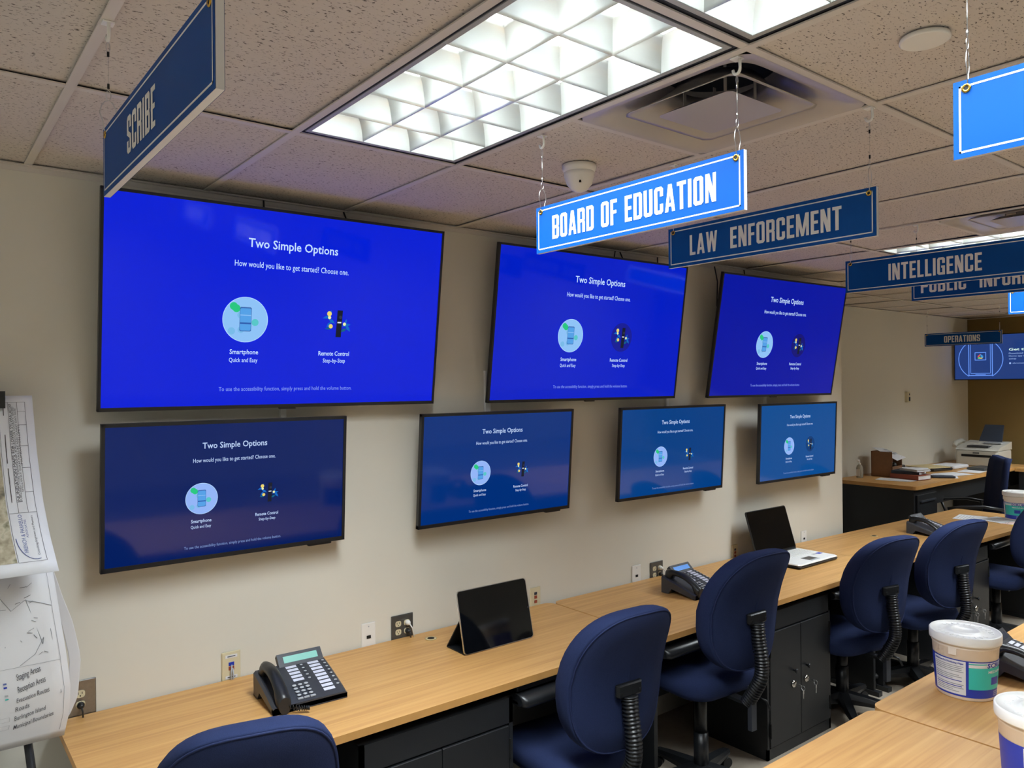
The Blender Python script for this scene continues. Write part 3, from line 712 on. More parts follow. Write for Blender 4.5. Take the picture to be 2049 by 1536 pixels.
def knob(mb, x, y, z, r, mt):
    mb.lathe([(.005, 0), (.006, -.012), (r, -.016), (r * 1.05, -.022), (r * .7, -.027)], mt, 16, (x, y, z), 'y')
def cabinet(x0, x1, yf, label, keys=True, ztop=.80, depth=.5):
    t = thing('storage_cabinet', label, 'cabinet', (x0, yf, 0), 0, 'black cabinets under the wall desks')
    L = x1 - x0
    m = MB(); m.box(0, L, .012, depth, 0, ztop, BLK); m.box(0, L, 0, .012, ztop - .10, ztop, BLK); m.box(0, .018, 0, .012, 0, ztop, BLK); m.box(L - .018, L, 0, .012, 0, ztop, BLK); m.box(0, L, 0, .012, 0, .06, BLK)
    m.build('body', t)
    mid = L / 2; zk = .40
    for a, b, s_ in ((.022, mid - .002, -1), (mid + .002, L - .022, 1)):
        d = MB(); d.bbox(a, b, -.006, .012, .065, ztop - .108, BLK, .003); do = d.build('door', t)
        k = MB(); kx = mid + s_ * .055 - (.02 if s_ < 0 else -.0); kz = zk + .04
        knob(k, kx, -.006, kz, .013, PLA); k.build('knob', do)
        if keys:
            l = MB(); l.lathe([(.020, 0), (.022, -.006), (.016, -.012), (.008, -.014)], CHROME, 20, (kx - .005, -.006, kz - .075), 'y'); l.build('lock', do)
            e = MB(); ex = kx - .005; ez = kz - .075
            e.box(ex - .002, ex + .002, -.055, -.018, ez - .006, ez + .006, STEEL)
            e.tube([(ex, -.055 - .011 + .011 * math.cos(q_ / 10 * 2 * PI), ez - .008 + .013 * math.sin(q_ / 10 * 2 * PI)) for q_ in range(11)], .0012, STEEL, 6)
            e.box(ex - .005, ex + .005, -.069, -.066, ez - .040, ez - .018, STEEL); e.box(ex - .0025, ex + .0025, -.069, -.066, ez - .066, ez - .040, STEEL)
            e.build('key', do)
        hg = MB()
        for hz in (.16, ztop - .2):
            xx = a - .004 if s_ < 0 else b + .001
            hg.box(xx, xx + .004, -.012, 0, hz - .04, hz + .04, GAP)
        hg.build('hinge', do)
    return t
cabinet(.285, .965, -.748, 'black two door cabinet under the nearest desk, left of the second chair', keys=False)
cabinet(2.715, 3.365, -.765, 'black two door cabinet with keys hanging, under the middle desk')
cabinet(4.93, 5.56, -.83, 'distant black cabinet with hanging keys under the farthest desk')

# ------------------------------------------------------------------ task chairs
def bend(x, y, z):
    """curve of the backrest, z measured from its middle"""
    t_ = z / .29
    return (x, y - .085 * max(0, t_) ** 1.6 - .045 * t_ - .035 * max(0, -t_) ** 2 + .02 + x * x * .75, z)
def back_outline(s, n=44):
    out = []
    for j in range(n):
        a = 2 * PI * j / n; c, d = math.cos(a), math.sin(a)
        e = 2 / 3.0
        z = .292 * math.copysign(abs(d) ** e, d); x = .250 * math.copysign(abs(c) ** e, c)
        tz = z / .29
        x *= 1.0 - .06 * max(0, tz) - .05 * max(0, -tz)
        out.append((x * s, z * (1 - (1 - s) * .8)))
    return out
def make_chair():
    t = thing('task_chair', '', 'chair', (0, 0, 0))
    by, bz = -.315, .885
    b = MB(); prof = [(.02, .098), (.45, .097), (.72, .092), (.87, .080), (.955, .060), (.992, .030), (1.0, -.002), (.994, -.024), (.968, -.036), (.958, -.033), (.93, -.041), (.6, -.047), (.02, -.049)]
    rings = [[tuple(Vector(bend(x, y, z)) + Vector((0, by, bz))) for x, z in back_outline(s)] for s, y in prof]
    b.loft(rings, NAVY, True, True); b.build('backrest', t)
    pp = MB(); pts = [tuple(Vector(bend(x, -.036, z)) + Vector((0, by, bz))) for x, z in back_outline(.962)]
    pp.tube(pts + pts[:2], .0035, NAVYP, 6, caps=False); pp.build('piping', t)
    # plate with two bolts, bellows and lever
    k = MB()
    py = by - .046 + .03 - .004
    k.bbox(-.066, .066, 0, .026, -.026, .026, PLA, .010, lambda v_: (v_[0], py - v_[1], bz - .045 + v_[2] + .012 * (abs(v_[0]) / .066) ** 2))
    for x in (-.048, .048): k.lathe([(.007, 0), (.006, -.002)], GAP, 12, (x, py - .0265, bz - .043), 'y')
    k.build('back_plate', t)
    be = MB(); path = [(0, py - .018, bz - .06), (0, py - .026, bz - .14), (0, py - .040, bz - .23), (0, py - .036, bz - .31), (0, py + .004, bz - .39), (0, py + .045, bz - .455)]
    fine = []; P_ = [Vector(p) for p in path]
    N = 120
    def cr(t_):
        i = min(int(t_), len(P_) - 2); f = t_ - i
        p0, p1, p2, p3 = P_[max(i - 1, 0)], P_[i], P_[i + 1], P_[min(i + 2, len(P_) - 1)]
        return .5 * ((2 * p1) + (p2 - p0) * f + (2 * p0 - 5 * p1 + 4 * p2 - p3) * f * f + (3 * p1 - p0 - 3 * p2 + p3) * f ** 3)
    for j in range(N + 1): fine.append(tuple(cr(j / N * (len(P_) - 1))))
    be.tube(fine, [.034 if j % 4 in (1, 2) else .026 for j in range(N + 1)], PLA, 14, flat=1.0); be.build('bellows', t)
    ba = MB(); ba.box(-.018, .018, py + .005, py + .028, .31, .52, PLAG); ba.box(-.024, .024, py + .02, .0, .425, .44, BLK); ba.box(-.09, .09, -.12, .10, .405, .432, BLK)
    ba.tube([(.05, py + .02, .45), (.07, py - .01, .44), (.075, py - .03, .40)], .006, PLA, 8); ba.build('mechanism', t)
    s = MB()
    def so(sc, y0=0): return [(x * sc, y * sc + .02) for x, y in rrect(-.245, .245, -.235, .235, .11, 7)]
    s.loft([[(x, y, z) for x, y in so(sc)] for sc, z in ((.3, .432), (.86, .434), (.95, .442), (1, .468), (1.0, .50), (.965, .525), (.86, .538), (.5, .545), (.05, .547))], NAVY, True, True); s.build('seat', t)
    c = MB(); c.tube([(0, 0, .10), (0, 0, .30)], .037, PLA, 18); c.build('column', t)
    c = MB(); c.tube([(0, 0, .18), (0, 0, .44)], .032, PLA, 18); c.build('gas_spring', t)
    for j in range(5):
        a = 2 * PI * j / 5 + .3; d = Vector((math.cos(a), math.sin(a), 0)); n_ = Vector((-d.y, d.x, 0))
        l = MB(); rings = []
        for r_q, hw, z0_, z1_ in ((.02, .040, .070, .140), (.12, .035, .072, .126), (.24, .030, .072, .108), (.31, .025, .070, .096), (.328, .015, .072, .09)):
            p_ = d * r_q
            rings.append([tuple(p_ + n_ * s1 * hw * f_ + Vector((0, 0, z_))) for s1, f_, z_ in ((-1, .9, z0_), (1, .9, z0_), (1, 1, (z0_ + z1_) / 2), (1, .7, z1_), (-1, .7, z1_), (-1, 1, (z0_ + z1_) / 2))])
        l.loft(rings, PLA, True, False); lo = l.build('leg', t)
        cs = MB(); p_ = d * .305
        ang = a + 1.0 + j; ax = Vector((math.cos(ang), math.sin(ang), 0))
        for s1 in (-.014, .014):
            q = p_ + ax * s1
            cs.tube([tuple(q - ax * .008 + Vector((0, 0, .027))), tuple(q + ax * .008 + Vector((0, 0, .027)))], .027, PLA, 16)
        cs.tube([tuple(p_ + Vector((0, 0, .04))), tuple(p_ + Vector((0, 0, .085)))], .008, STEEL, 8); cs.build('caster', lo)
    return t
CH = [(-.18, -.86, R(-13), .035, 'navy task chair at the bottom edge in front of the nearest phone'),
      (1.275, -.77, R(-4), .025, 'navy task chair in front of the tablet, large at bottom centre'),
      (2.20, -.72, R(-4), .11, 'navy task chair raised high, in front of the second phone'),
      (3.62, -.70, R(-12), -.005, 'navy task chair right of the black cabinet with keys'),
      (4.40, -.78, R(-12), .01, 'navy task chair turned away, in front of the farthest phone'),
      (5.84, -.78, R(0), .02, 'navy task chair cut off by the right edge, farthest of the wall row')]
chair = make_chair()
BASE = {'column', 'leg'}
for n, (x, y, rz, dz, lb) in enumerate(CH):
    o = chair if n == 0 else copy_tree(chair)
    o.location = (x, y, 0); o.rotation_euler = (0, 0, rz)
    tag(o, lb, 'chair', 'navy task chairs along the wall desks')
    for ch in o.children:
        if ch.name.split('.')[0] not in BASE: ch.location.z = dz

# ------------------------------------------------------------------ desk phones
def make_phone():
    t = thing('desk_phone', '', 'phone', (0, 0, 0))
    W, D = .285, .235
    def zs(y): # slope of the upper face, y from front 0 to back D
        q = y / D
        return .026 + .085 * q - .018 * q * q
    b = MB(); n = 10
    rings = []
    for j in range(n + 1):
        y = D * j / n; z1_ = zs(y); z0_ = 0 if (j > n - 3) else .004 + .045 * max(0, (j - 1) / n)
        rings.append([(-W / 2, y, z0_), (W / 2, y, z0_), (W / 2, y, z1_ - .008), (W / 2 - .008, y, z1_), (-W / 2 + .008, y, z1_), (-W / 2, y, z1_ - .008)])
    b.loft(rings, PLAG, True, False)
    b.box(-W / 2, -W / 2 + .085, .0, .012, 0, .024, PLAG); b.box(-W / 2, W / 2, .0, .02, 0, .02, PLAG)
    b.build('body', t)
    def S(x, y, d=.001): return (x, y, zs(y) + d)
    # display housing, tilted up at the back
    dsp = MB(); a = R(44)
    def DP(u, v_, d): return (.035 + u, D - .012 + math.cos(a) * v_ - math.sin(a) * (d), zs(D) - .012 + math.sin(a) * v_ + math.cos(a) * d)
    dsp.box(-.082, .098, 0, .056, -.010, .012, PLAG, lambda v_: DP(v_[0], v_[1], v_[2])); do = dsp.build('display_housing', t)
    lc = MB(); lc.face([DP(-.060, .014, .013), (DP(.078, .014, .013)), DP(.078, .042, .013), DP(-.060, .042, .013)], LCD); lc.build('display', do, normals=False)
    k = MB()
    for r_i in range(4):
        for c_i in range(3):
            x = -.034 + c_i * .023; y = .088 - r_i * .018
            k.lathe([(.0085, .001), (.008, .004), (.004, .005)], KEYG, 12, S(x, y, 0))
    for c_i in range(3): k.box(-.045 + c_i * .024, -.025 + c_i * .024, .012, .022, zs(.017), zs(.017) + .004, KEYG)
    k.build('keypad', t)
    k = MB()
    for r_i in range(9):
        y = .205 - r_i * .0225
        if r_i < 8: k.lathe([(.006, .001), (.0055, .003), (.003, .0035)], KEYG, 10, S(.124, y, 0))
    k.build('function_keys', t); k = MB()
    for r_i in range(5): k.lathe([(.006, .001), (.0055, .003), (.003, .0035)], KEYG, 10, S(.036, .205 - r_i * .0225, 0))
    k.build('function_keys', t)
    st = MB()
    for r_i in range(9):
        y = .213 - r_i * .0215
        st.face([S(.062, y - .015), S(.106, y - .015), S(.106, y), S(.062, y)], STRIP)
    st.build('label_strip', t, normals=False); st = MB()
    for r_i in range(5):
        y = .213 - r_i * .0215; st.face([S(-.026, y - .015), S(.016, y - .015), S(.016, y), S(-.026, y)], STRIP)
    st.build('label_strip', t, normals=False)
    h = MB(); rings = []
    for j in range(15):
        q = j / 14; y = -.012 + .235 * q
        bow = math.sin(q * PI)
        z = zs(max(0, y)) + .020 + .030 * bow - .004
        hw = .027 - .004 * bow + (.002 if q < .2 or q > .8 else 0); hh_ = .016 + (.016 if q < .18 or q > .82 else 0) * 1
        cx = -W / 2 + .040
        hw *= .75 if j in (0, 14) else 1; zz = z - (.012 if q < .18 or q > .82 else 0)
        rings.append([(cx + hw * math.cos(2 * PI * i / 14) * 1.0, y, zz + hh_ * math.sin(2 * PI * i / 14)) for i in range(14)])
    h.loft(rings, PLA, True, True); h.build('handset', t)
    c = MB(); pts = []
    for j in range(150):
        q = j / 149; a_ = q * 2 * PI * 19
        x = -W / 2 + .055 + .055 * math.sin(q * PI * 1.0) - .03 * q; y = -.012 - .035 * math.sin(q * PI); z = .012 + .012 * (1 - q)
        pts.append((x + .006 * math.cos(a_) * .4 - .045 * (1 - q) + .045, y + .006 * math.cos(a_), max(.004, z + .006 * math.sin(a_))))
    c.tube(pts, .0018, PLA, 5); c.build('coiled_cord', t)
    return t
ph = make_phone()
PH = [(.225, -.478, .87, R(-3), LCD, 'black desk phone at lower left with lit pale green display'),
      (2.575, -.505, .87, R(2), LCDB, 'black desk phone with blue lit display, behind the raised navy chair'),
      (5.33, -.62, .87, R(-2), LCDO, 'distant black desk phone half hidden behind a navy chair'),
      (2.62, -2.16, .87, R(2), LCDO, 'dark desk phone at the right edge behind the wipes tub')]
for n, (x, y, z, rz, lm, lb) in enumerate(PH):
    o = ph if n == 0 else copy_tree(ph)
    o.location = (x, y, z + .001); o.rotation_euler = (0, 0, rz); tag(o, lb, 'phone', 'black desk phones')
    if n:
        for ch in o.children:
            if ch.name.startswith('display_housing'):
                for c2 in ch.children:
                    c2.data = c2.data.copy(); c2.data.materials[0] = lm

# ------------------------------------------------------------------ tablet
t = thing('tablet', 'dark tablet propped on a black folio stand on the nearest desk', 'tablet', (.968, -.408, .87))
ta = R(13); tw, th_ = .395, .275
def TP(x, y, z): return (x, y * math.cos(ta) + z * math.sin(ta), z * math.cos(ta) - y * math.sin(ta) + .003)
m = MB(); po = rrect(0, tw, 0, th_, .016, 5)
m.loft([[TP(x, d, z) for x, z in po] for d in (0, .009)], STEEL, True, False); m.build('case', t)
m = MB(); m.face([TP(x, -.0006, z) for x, z in rrect(.003, tw - .003, .003, th_ - .003, .014, 5)], DARKG); so = m.build('screen', t, normals=False)
m = MB(); m.lathe([(.007, 0), (.006, -.0003)], PLAG, 16, TP(tw - .008, -.0008, th_ / 2), 'y'); m.build('home_button', so)
m = MB()
A_, B_2, C_2 = TP(0, .011, .15), (0, .15, .004), (0, .012, .002)
for (p_, q) in ((A_, B_2), (C_2, B_2)):
    dirv = Vector(q) - Vector(p_); nn = Vector((0, -dirv.z, dirv.y)).normalized() * .002
    a_, b_ = Vector(p_), Vector(q)
    m.raw([tuple(a_ + nn + Vector((.004, 0, 0))), tuple(b_ + nn + Vector((.004, 0, 0))), tuple(b_ - nn + Vector((.004, 0, 0))), tuple(a_ - nn + Vector((.004, 0, 0))),
           tuple(a_ + nn + Vector((tw - .004, 0, 0))), tuple(b_ + nn + Vector((tw - .004, 0, 0))), tuple(b_ - nn + Vector((tw - .004, 0, 0))), tuple(a_ - nn + Vector((tw - .004, 0, 0)))],
          [(0, 1, 2, 3), (4, 7, 6, 5), (0, 4, 5, 1), (1, 5, 6, 2), (2, 6, 7, 3), (3, 7, 4, 0)], PLA)
m.build('folio_stand', t)

# ------------------------------------------------------------------ laptop
t = thing('laptop', 'open silver laptop with dark screen on the middle desk', 'laptop', (3.487, -.50, .87))
lw, ld = .47, .325
m = MB(); m.bbox(0, lw, 0, ld, .004, .020, PLA, .012); m.bbox(.002, lw - .002, .002, ld - .002, .018, .030, WPLA, .012)
for x in (.06, lw - .06): m.box(x - .015, x + .015, .02, .05, 0, .005, PLA)
m.build('base', t)
m = MB()
for r_i in range(6):
    for c_i in range(15): m.box(.042 + c_i * .026, .042 + c_i * .026 + .022, .155 + r_i * .022, .155 + r_i * .022 + .018, .030, .0325, WPLA)
m.build('keyboard', t)
m = MB(); m.box(.185, .285, .045, .108, .030, .0308, GPLATE); m.build('touchpad', t)
m = MB(); m.box(.185, .285, .028, .040, .030, .0315, KEYG); m.box(.40, .445, .10, .13, .030, .0306, LBLUE); m.box(.35, .39, .11, .13, .030, .0306, KEYG); m.build('touchpad_buttons', t)
la = R(17)
def LP(x, y, z): return (x, ld - .012 + y * math.cos(la) + z * math.sin(la), .030 + z * math.cos(la) - y * math.sin(la))
m = MB(); m.loft([[LP(x, d, z) for x, z in rrect(0, lw, 0, .300, .016, 5)] for d in (0, .010)], PLA, True, False); lo = m.build('lid', t)
m = MB(); m.face([LP(x, -.0008, z) for x, z in rrect(.006, lw - .006, .012, .294, .008, 3)], DARKG); m.build('screen', lo, normals=False)
m = MB(); m.box(.03, lw - .03, ld - .030, ld - .004, .028, .036, PLA); m.build('hinge', t)

# ------------------------------------------------------------------ wipes tubs
def arc_text(mb, s, a0, a1, z, h, rad, mt, bold=0.0):
    def xf(x, y):
        q = a0 + (a1 - a0) * x
        return (rad(y) * math.cos(q), rad(y) * math.sin(q), y)
    add_text(mb, s, xf, 0, 1, z, h, mt, bold)
def make_tub():
    t = thing('wipes_tub', '', 'tub', (0, 0, 0))
    rb, rtp, hh_ = .100, .113, .205
    rad = lambda z, d=0.0: rb + (rtp - rb) * z / hh_ + d
    b = MB(); b.lathe([(.08, .002), (rb - .004, 0), (rb, .004), (rad(.19), .19), (rtp + .001, .192), (rtp + .001, hh_)], BUCK, 56); b.box(-.0, .006, -.014, .014, .168, .192, BUCK, lambda v_: (v_[0] - rad(.18) - .004, v_[1], v_[2])); b.build('body', t)
    l = MB(); l.lathe([(.112, .205), (.121, .205), (.122, .210), (.122, .236), (.119, .240), (.115, .238), (.113, .2345), (.06, .2345), (.055, .239), (.046, .2405), (.043, .2365), (.002, .2365)], LIDW, 64)
    for j in range(26):
        a = R(10 + j * 13.4)
        if 5 < j % 13 < 8: continue
        l.box(-.008, .008, -.0025, .0025, 0, .0022, LIDW, lambda v_: ((.086 + v_[0]) * math.cos(a) - v_[1] * math.sin(a), (.086 + v_[0]) * math.sin(a) + v_[1] * math.cos(a), .234 + v_[2]))
    l.build('lid', t)
    la_ = MB()
    def band(a0, a1, z0_, z1_, mt, d, n=28):
        la_.loft([[(rad(z, d) * math.cos(a0 + (a1 - a0) * j / n), rad(z, d) * math.sin(a0 + (a1 - a0) * j / n), z) for j in range(n + 1)] for z in (z0_, z1_)], mt, False, True, closed=False)
    z0_, z1_ = .014, .152
    band(0, 2 * PI, z0_, z1_, LBLUE, .0006, 64)
    # panels, angles measured so that 180 degrees faces the camera side
    def panel(c):
        band(R(c - 62), R(c + 4), z0_ + .007, z1_ - .004, PAPER, .0010)         # text panel on the left
        band(R(c + 9), R(c + 112), z0_ + .032, z1_ - .004, PAPER, .0010)        # front: white top
        band(R(c + 9), R(c + 112), z0_ + .032, z1_ - .024, TEAL, .0013)
        band(R(c + 9), R(c + 42), z1_ - .012, z1_ - .008, TEAL, .0013)
        band(R(c + 54), R(c + 78), z0_ + .050, z0_ + .078, LBLUE, .0016)
        rr = lambda z: rad(z, .0018)
        arc_text(la_, 'SCRUBS', R(c + 43), R(c + 100), z1_ - .023, .017, rr, LBLUE, .03)
        arc_text(la_, 'MEDAPHENE', R(c + 46), R(c + 98), z1_ - .044, .010, rr, PAPER, .02)
        for q in range(3): arc_text(la_, 'disinfecting wipes', R(c + 62), R(c + 96), z0_ + .022 - q * .007, .004, rr, PAPER, .01)
        arc_text(la_, 'Medaphene Plus Disinfecting Wipes', R(c - 58), R(c), z1_ - .016, .007, rr, LBLUE, .02)
        random.seed(3)
        for q in range(15):
            z = z1_ - .026 - q * .0069
            if q in (4, 9): continue
            e = random.choice((0, 0, -8, -20, -3))
            m_ = LBLUE if q in (8, 11) else INKL
            band(R(c - 58), R(c + e), z, z + .0028, m_, .0014, 14)
    panel(198)
    la_.build('label', t)
    return t
tub = make_tub()
TB = [(2.228, -1.952, R(0), 'white wipes tub with teal and blue label, whole, on the foreground desk'),
      (1.635, -2.39, R(36), 'white wipes tub cut off at the bottom right corner'),
      (6.52, -.72, R(-72), 'distant white wipes tub at the right edge on the farthest desk')]
for n, (x, y, rz, lb) in enumerate(TB):
    o = tub if n == 0 else copy_tree(tub)
    o.location = (x, y, .87); o.rotation_euler = (0, 0, rz); tag(o, lb, 'tub', 'tubs of wipes')

# papers on the farthest desk
def sheet(x, y, z, wd, dp, rz, mt, label, th=.0015, lines=0):
    t = MB(); c, s = math.cos(rz), math.sin(rz)
    xf = lambda v_: (v_[0] * c - v_[1] * s, v_[0] * s + v_[1] * c, v_[2])
    t.box(-wd / 2, wd / 2, -dp / 2, dp / 2, 0, th, mt, xf)
    for j in range(lines): t.box(-wd * .4, wd * .3, dp * (.38 - j * .11) - .004, dp * (.38 - j * .11), th, th + .0003, INKL, xf)
    o = t.build('paper_sheet', None, (x, y, z)); return tag(o, label, 'paper')
PINK = mat('pink_paper', rgb(226, 200, 196), .8); YELP = mat('yellow_paper', rgb(226, 200, 90), .8)
sheet(6.30, -.42, .8702, .28, .22, R(10), PAPER, 'white printed sheet beside the farthest phone', lines=5)
sheet(6.36, -.62, .8720, .28, .22, R(-14), PAPER, 'upper white sheet overlapping another on the farthest desk', lines=6)
sheet(6.30, -.74, .8702, .2, .14, R(8), PINK, 'pinkish sheet at the front of the papers on the farthest desk', lines=3)
sheet(6.20, -.80, .8722, .12, .03, R(-10), YELP, 'yellow slip by the papers on the farthest desk')

# ------------------------------------------------------------------ alcove desks and clutter
Z2 = 1.07
def alcove_desk(x0, x1, y0, y1, label, drawers=True):
    t = thing('office_desk', label, 'desk', (x0, y0, 0))
    L, D = x1 - x0, y1 - y0
    m = MB(); m.prism(rrect(0, L, 0, D, .05, 6, (0, 0, 1, 0)), Z2 - .035, Z2, WOOD, WEDGE); m.build('desktop', t)
    m = MB(); m.box(.03, .06, .03, D - .01, 0, Z2 - .035, BLK); m.build('end_panel', t)
    m = MB(); m.box(L - .06, L - .03, .03, D - .01, 0, Z2 - .035, BLK); m.build('end_panel', t)
    m = MB(); m.box(.06, .50, .03, D - .05, 0, Z2 - .035, BLK); p_ = m.build('pedestal', t)
    if drawers:
        for z in (.72, .38):
            d = MB(); d.bbox(.07, .49, .012, .03, z - .32, z + .26 if z > .5 else z - .01, BLK, .003); do = d.build('drawer', t)
            h = MB(); h.box(.12, .44, -.004, .012, z + .19 if z > .5 else z - .06, z + .205 if z > .5 else z - .045, PLAG); h.build('handle', do)
    m = MB(); m.box(.50, L - .06, .06, .08, .85, Z2 - .035, BLK); m.build('front_rail', t)
    return t
alcove_desk(6.47, 9.35, .115, .925, 'cluttered maple topped black desk in the alcove')
t = thing('office_desk', 'maple topped desk at the far right in front of the mustard wall', 'desk', (8.86, .09, 0))
m = MB(); m.box(0, .90, -2.0, 0, Z2 - .035 - .0, Z2, WOOD); m.build('desktop', t)
m = MB(); m.box(.03, .06, -1.97, -.03, 0, Z2 - .035, BLK); m.build('front_panel', t)
m = MB(); m.box(.06, .85, -.06, -.03, 0, Z2 - .035, BLK); m.build('end_panel', t)
m = MB(); m.box(.06, .85, -1.97, -1.94, 0, Z2 - .035, BLK); m.build('end_panel', t)

t = thing('pump_bottle', 'clear sanitizer pump bottle at the left end of the alcove desk', 'bottle', (6.78, .81, Z2))
m = MB(); m.lathe([(.030, 0), (.033, .004), (.033, .10), (.026, .125), (.012, .135)], CLEAR, 24); m.build('bottle', t)
m = MB(); m.box(-.034, -.0325, -.02, .02, .02, .09, PAPER); m.build('label', t)
m = MB(); m.lathe([(.013, .133), (.013, .15), (.005, .152), (.005, .18)], WPLA, 14); m.tube([(0, 0, .18), (-.035, -.0, .182), (-.045, 0, .172)], .006, WPLA, 8); m.build('pump', t)
t = thing('brown_box', 'brown cardboard box with a slanted paper on top, by the pump bottle', 'box', (7.15, .62, Z2))
m = MB()
for q in ((-.11, -.105, -.02, .2, 0, .26), (.105, .11, -.02, .2, 0, .20), (-.11, .11, .195, .2, 0, .26), (-.11, .11, -.02, -.015, 0, .11), (-.11, .11, -.02, .2, 0, .005)): m.box(*q, CARD)
m.build('carton', t)
m = MB(); m.raw([(-.12, .18, .30), (.10, .18, .28), (.16, -.04, .19), (-.06, -.05, .17)], [(0, 1, 2, 3)], PAPER)
m.raw([(-.12, .18, .301), (-.12, .0, .25), (-.12, .0, .2495), (-.12, .18, .3)], [(0, 1, 2, 3)], PAPER)
for j in range(3): m.raw([(-.02 + .015 * j, .12 - .04 * j, .278 - .016 * j + .002), (.07 + .015 * j, .12 - .04 * j, .270 - .016 * j + .002), (.075 + .015 * j, .10 - .04 * j, .262 - .016 * j + .002), (-.015 + .015 * j, .10 - .04 * j, .270 - .016 * j + .002)], [(0, 1, 2, 3)], INKL)
m.build('paper_flap', t, normals=False)
m = MB()
for j, (x, y, r_q, mt) in enumerate(((-.05, .05, .03, MANILA), (.0, .08, .028, PAPER), (.05, .04, .03, GPLATE))): m.lathe([(.002, -r_q), (r_q * .8, -r_q * .6), (r_q, 0), (r_q * .8, r_q * .6), (.002, r_q)], mt, 14, (x, y, .115))
m.build('contents', t)
def book(x, y, z, wd, dp, th, rz, mt, label, name='book'):
    t = thing(name, label, 'book', (x, y, z), rz)
    m = MB(); m.box(-wd / 2, wd / 2, -dp / 2, dp / 2, 0, .003, mt); m.box(-wd / 2, wd / 2, -dp / 2, dp / 2, th - .003, th, mt); m.box(-wd / 2, -wd / 2 + .003, -dp / 2, dp / 2, 0, th, mt); m.build('cover', t)
    m = MB(); m.box(-wd / 2 + .003, wd / 2 - .006, -dp / 2 + .005, dp / 2 - .005, .003, th - .003, PAPER); m.build('pages', t)
book(7.05, .42, Z2 + .006, .22, .30, .045, R(-8), RED, 'rust covered book, bottom of the stack on the alcove desk')
book(7.08, .45, Z2 + .051, .20, .27, .03, R(4), BLUEC, 'slate covered book in the middle of the stack on the alcove desk')
book(7.10, .40, Z2 + .081, .17, .22, .022, R(-20), PAPER, 'white booklet on top of the book stack on the alcove desk')
sheet(6.86, .50, Z2 + .0002, .22, .30, R(12), PAPER, 'white sheet lying in front of the rust book')
sheet(6.90, .44, Z2 + .003, .20, .28, R(-4), PAPER, 'top white sheet in front of the rust book')
sheet(7.48, .36, Z2 + .0002, .30, .40, R(25), PAPER, 'white sheet spread at the middle of the alcove desk', lines=6)
sheet(7.75, .30, Z2 + .003, .34, .24, R(-15), PAPER, 'white sheet near the dark pouch on the alcove desk', lines=5)
sheet(8.20, .28, Z2 + .0002, .30, .22, R(5), PAPER, 'white sheet at the front edge before the fax machine')
def pouch(x, y, z, wd, dp, th, rz, mt, label, name, cat):
    m = MB(); c, s = math.cos(rz), math.sin(rz)
    m.bbox(-wd / 2, wd / 2, -dp / 2, dp / 2, 0, th, mt, min(.012, th * .4), lambda v_: (v_[0] * c - v_[1] * s, v_[0] * s + v_[1] * c, v_[2]))
    return tag(m.build(name, None, (x, y, z)), label, cat)
pouch(7.38, .25, Z2 + .003, .10, .22, .018, R(40), BLUEC, 'dark sunglasses case at the front of the alcove desk', 'glasses_case', 'case')
pouch(7.55, .62, Z2 + .0015, .30, .24, .05, R(20), BLUEC, 'dark binder under a white sheet on the alcove desk', 'binder', 'binder')
sheet(7.52, .60, Z2 + .052, .28, .30, R(30), PAPER, 'pale sheet on top of the dark binder')
pouch(7.72, .84, Z2 + .0015, .16, .08, .06, R(10), PLA, 'black stapler at the wall behind the binder', 'stapler', 'stapler')
pouch(8.02, .62, Z2 + .0015, .34, .26, .03, R(-12), PLA, 'dark notebook under the manila folder', 'notebook', 'notebook')
pouch(8.00, .66, Z2 + .0315, .34, .30, .012, R(-20), MANILA, 'manila folder lying on the dark notebook', 'folder', 'folder')
pouch(8.42, .60, Z2 + .0015, .34, .26, .035, R(-4), PAPER, 'thick white paper stack beside the fax machine', 'paper_stack', 'paper')
pouch(8.45, .27, Z2 + .0015, .30, .20, .03, R(-6), GPLATE, 'grey folder before the fax machine', 'folder', 'folder')
t = thing('fax_machine', 'beige fax machine with black paper tray in the alcove corner', 'fax machine', (8.74, .22, Z2)); t.scale = (1.12, 1.12, 1.1)
m = MB(); m.bbox(0, .38, 0, .40, .0, .17, PRN, .02); m.prism([(0, .17), (.38, .17), (.38, .25), (.06, .20)], 0, .40, PRN, None, lambda v_: (v_[0], v_[2], v_[1])); m.build('body', t)
m = MB(); m.box(-.003, .004, .06, .34, .10, .125, GAP); m.box(-.004, .0, .17, .23, .135, .15, GPLATE); m.build('paper_slot', t)
m = MB(); m.box(.04, .17, .10, .30, .20, .215, PLAG); m.box(.20, .34, .04, .20, .232, .245, KEYG); m.build('control_panel', t)
m = MB(); m.tube([(.05, .43, .20), (.10, .435, .23), (.24, .435, .25), (.30, .43, .24)], [.02, .024, .024, .02], PRN, 10); m.build('handset', t)
m = MB(); m.raw([(.34, .08, .24), (.34, .30, .24), (.46, .28, .42), (.46, .10, .42), (.355, .08, .235), (.355, .30, .235), (.475, .28, .415), (.475, .10, .415)], [(0, 1, 2, 3), (4, 7, 6, 5), (0, 4, 5, 1), (1, 5, 6, 2), (2, 6, 7, 3), (3, 7, 4, 0)], BLUEC); m.build('paper_tray', t)

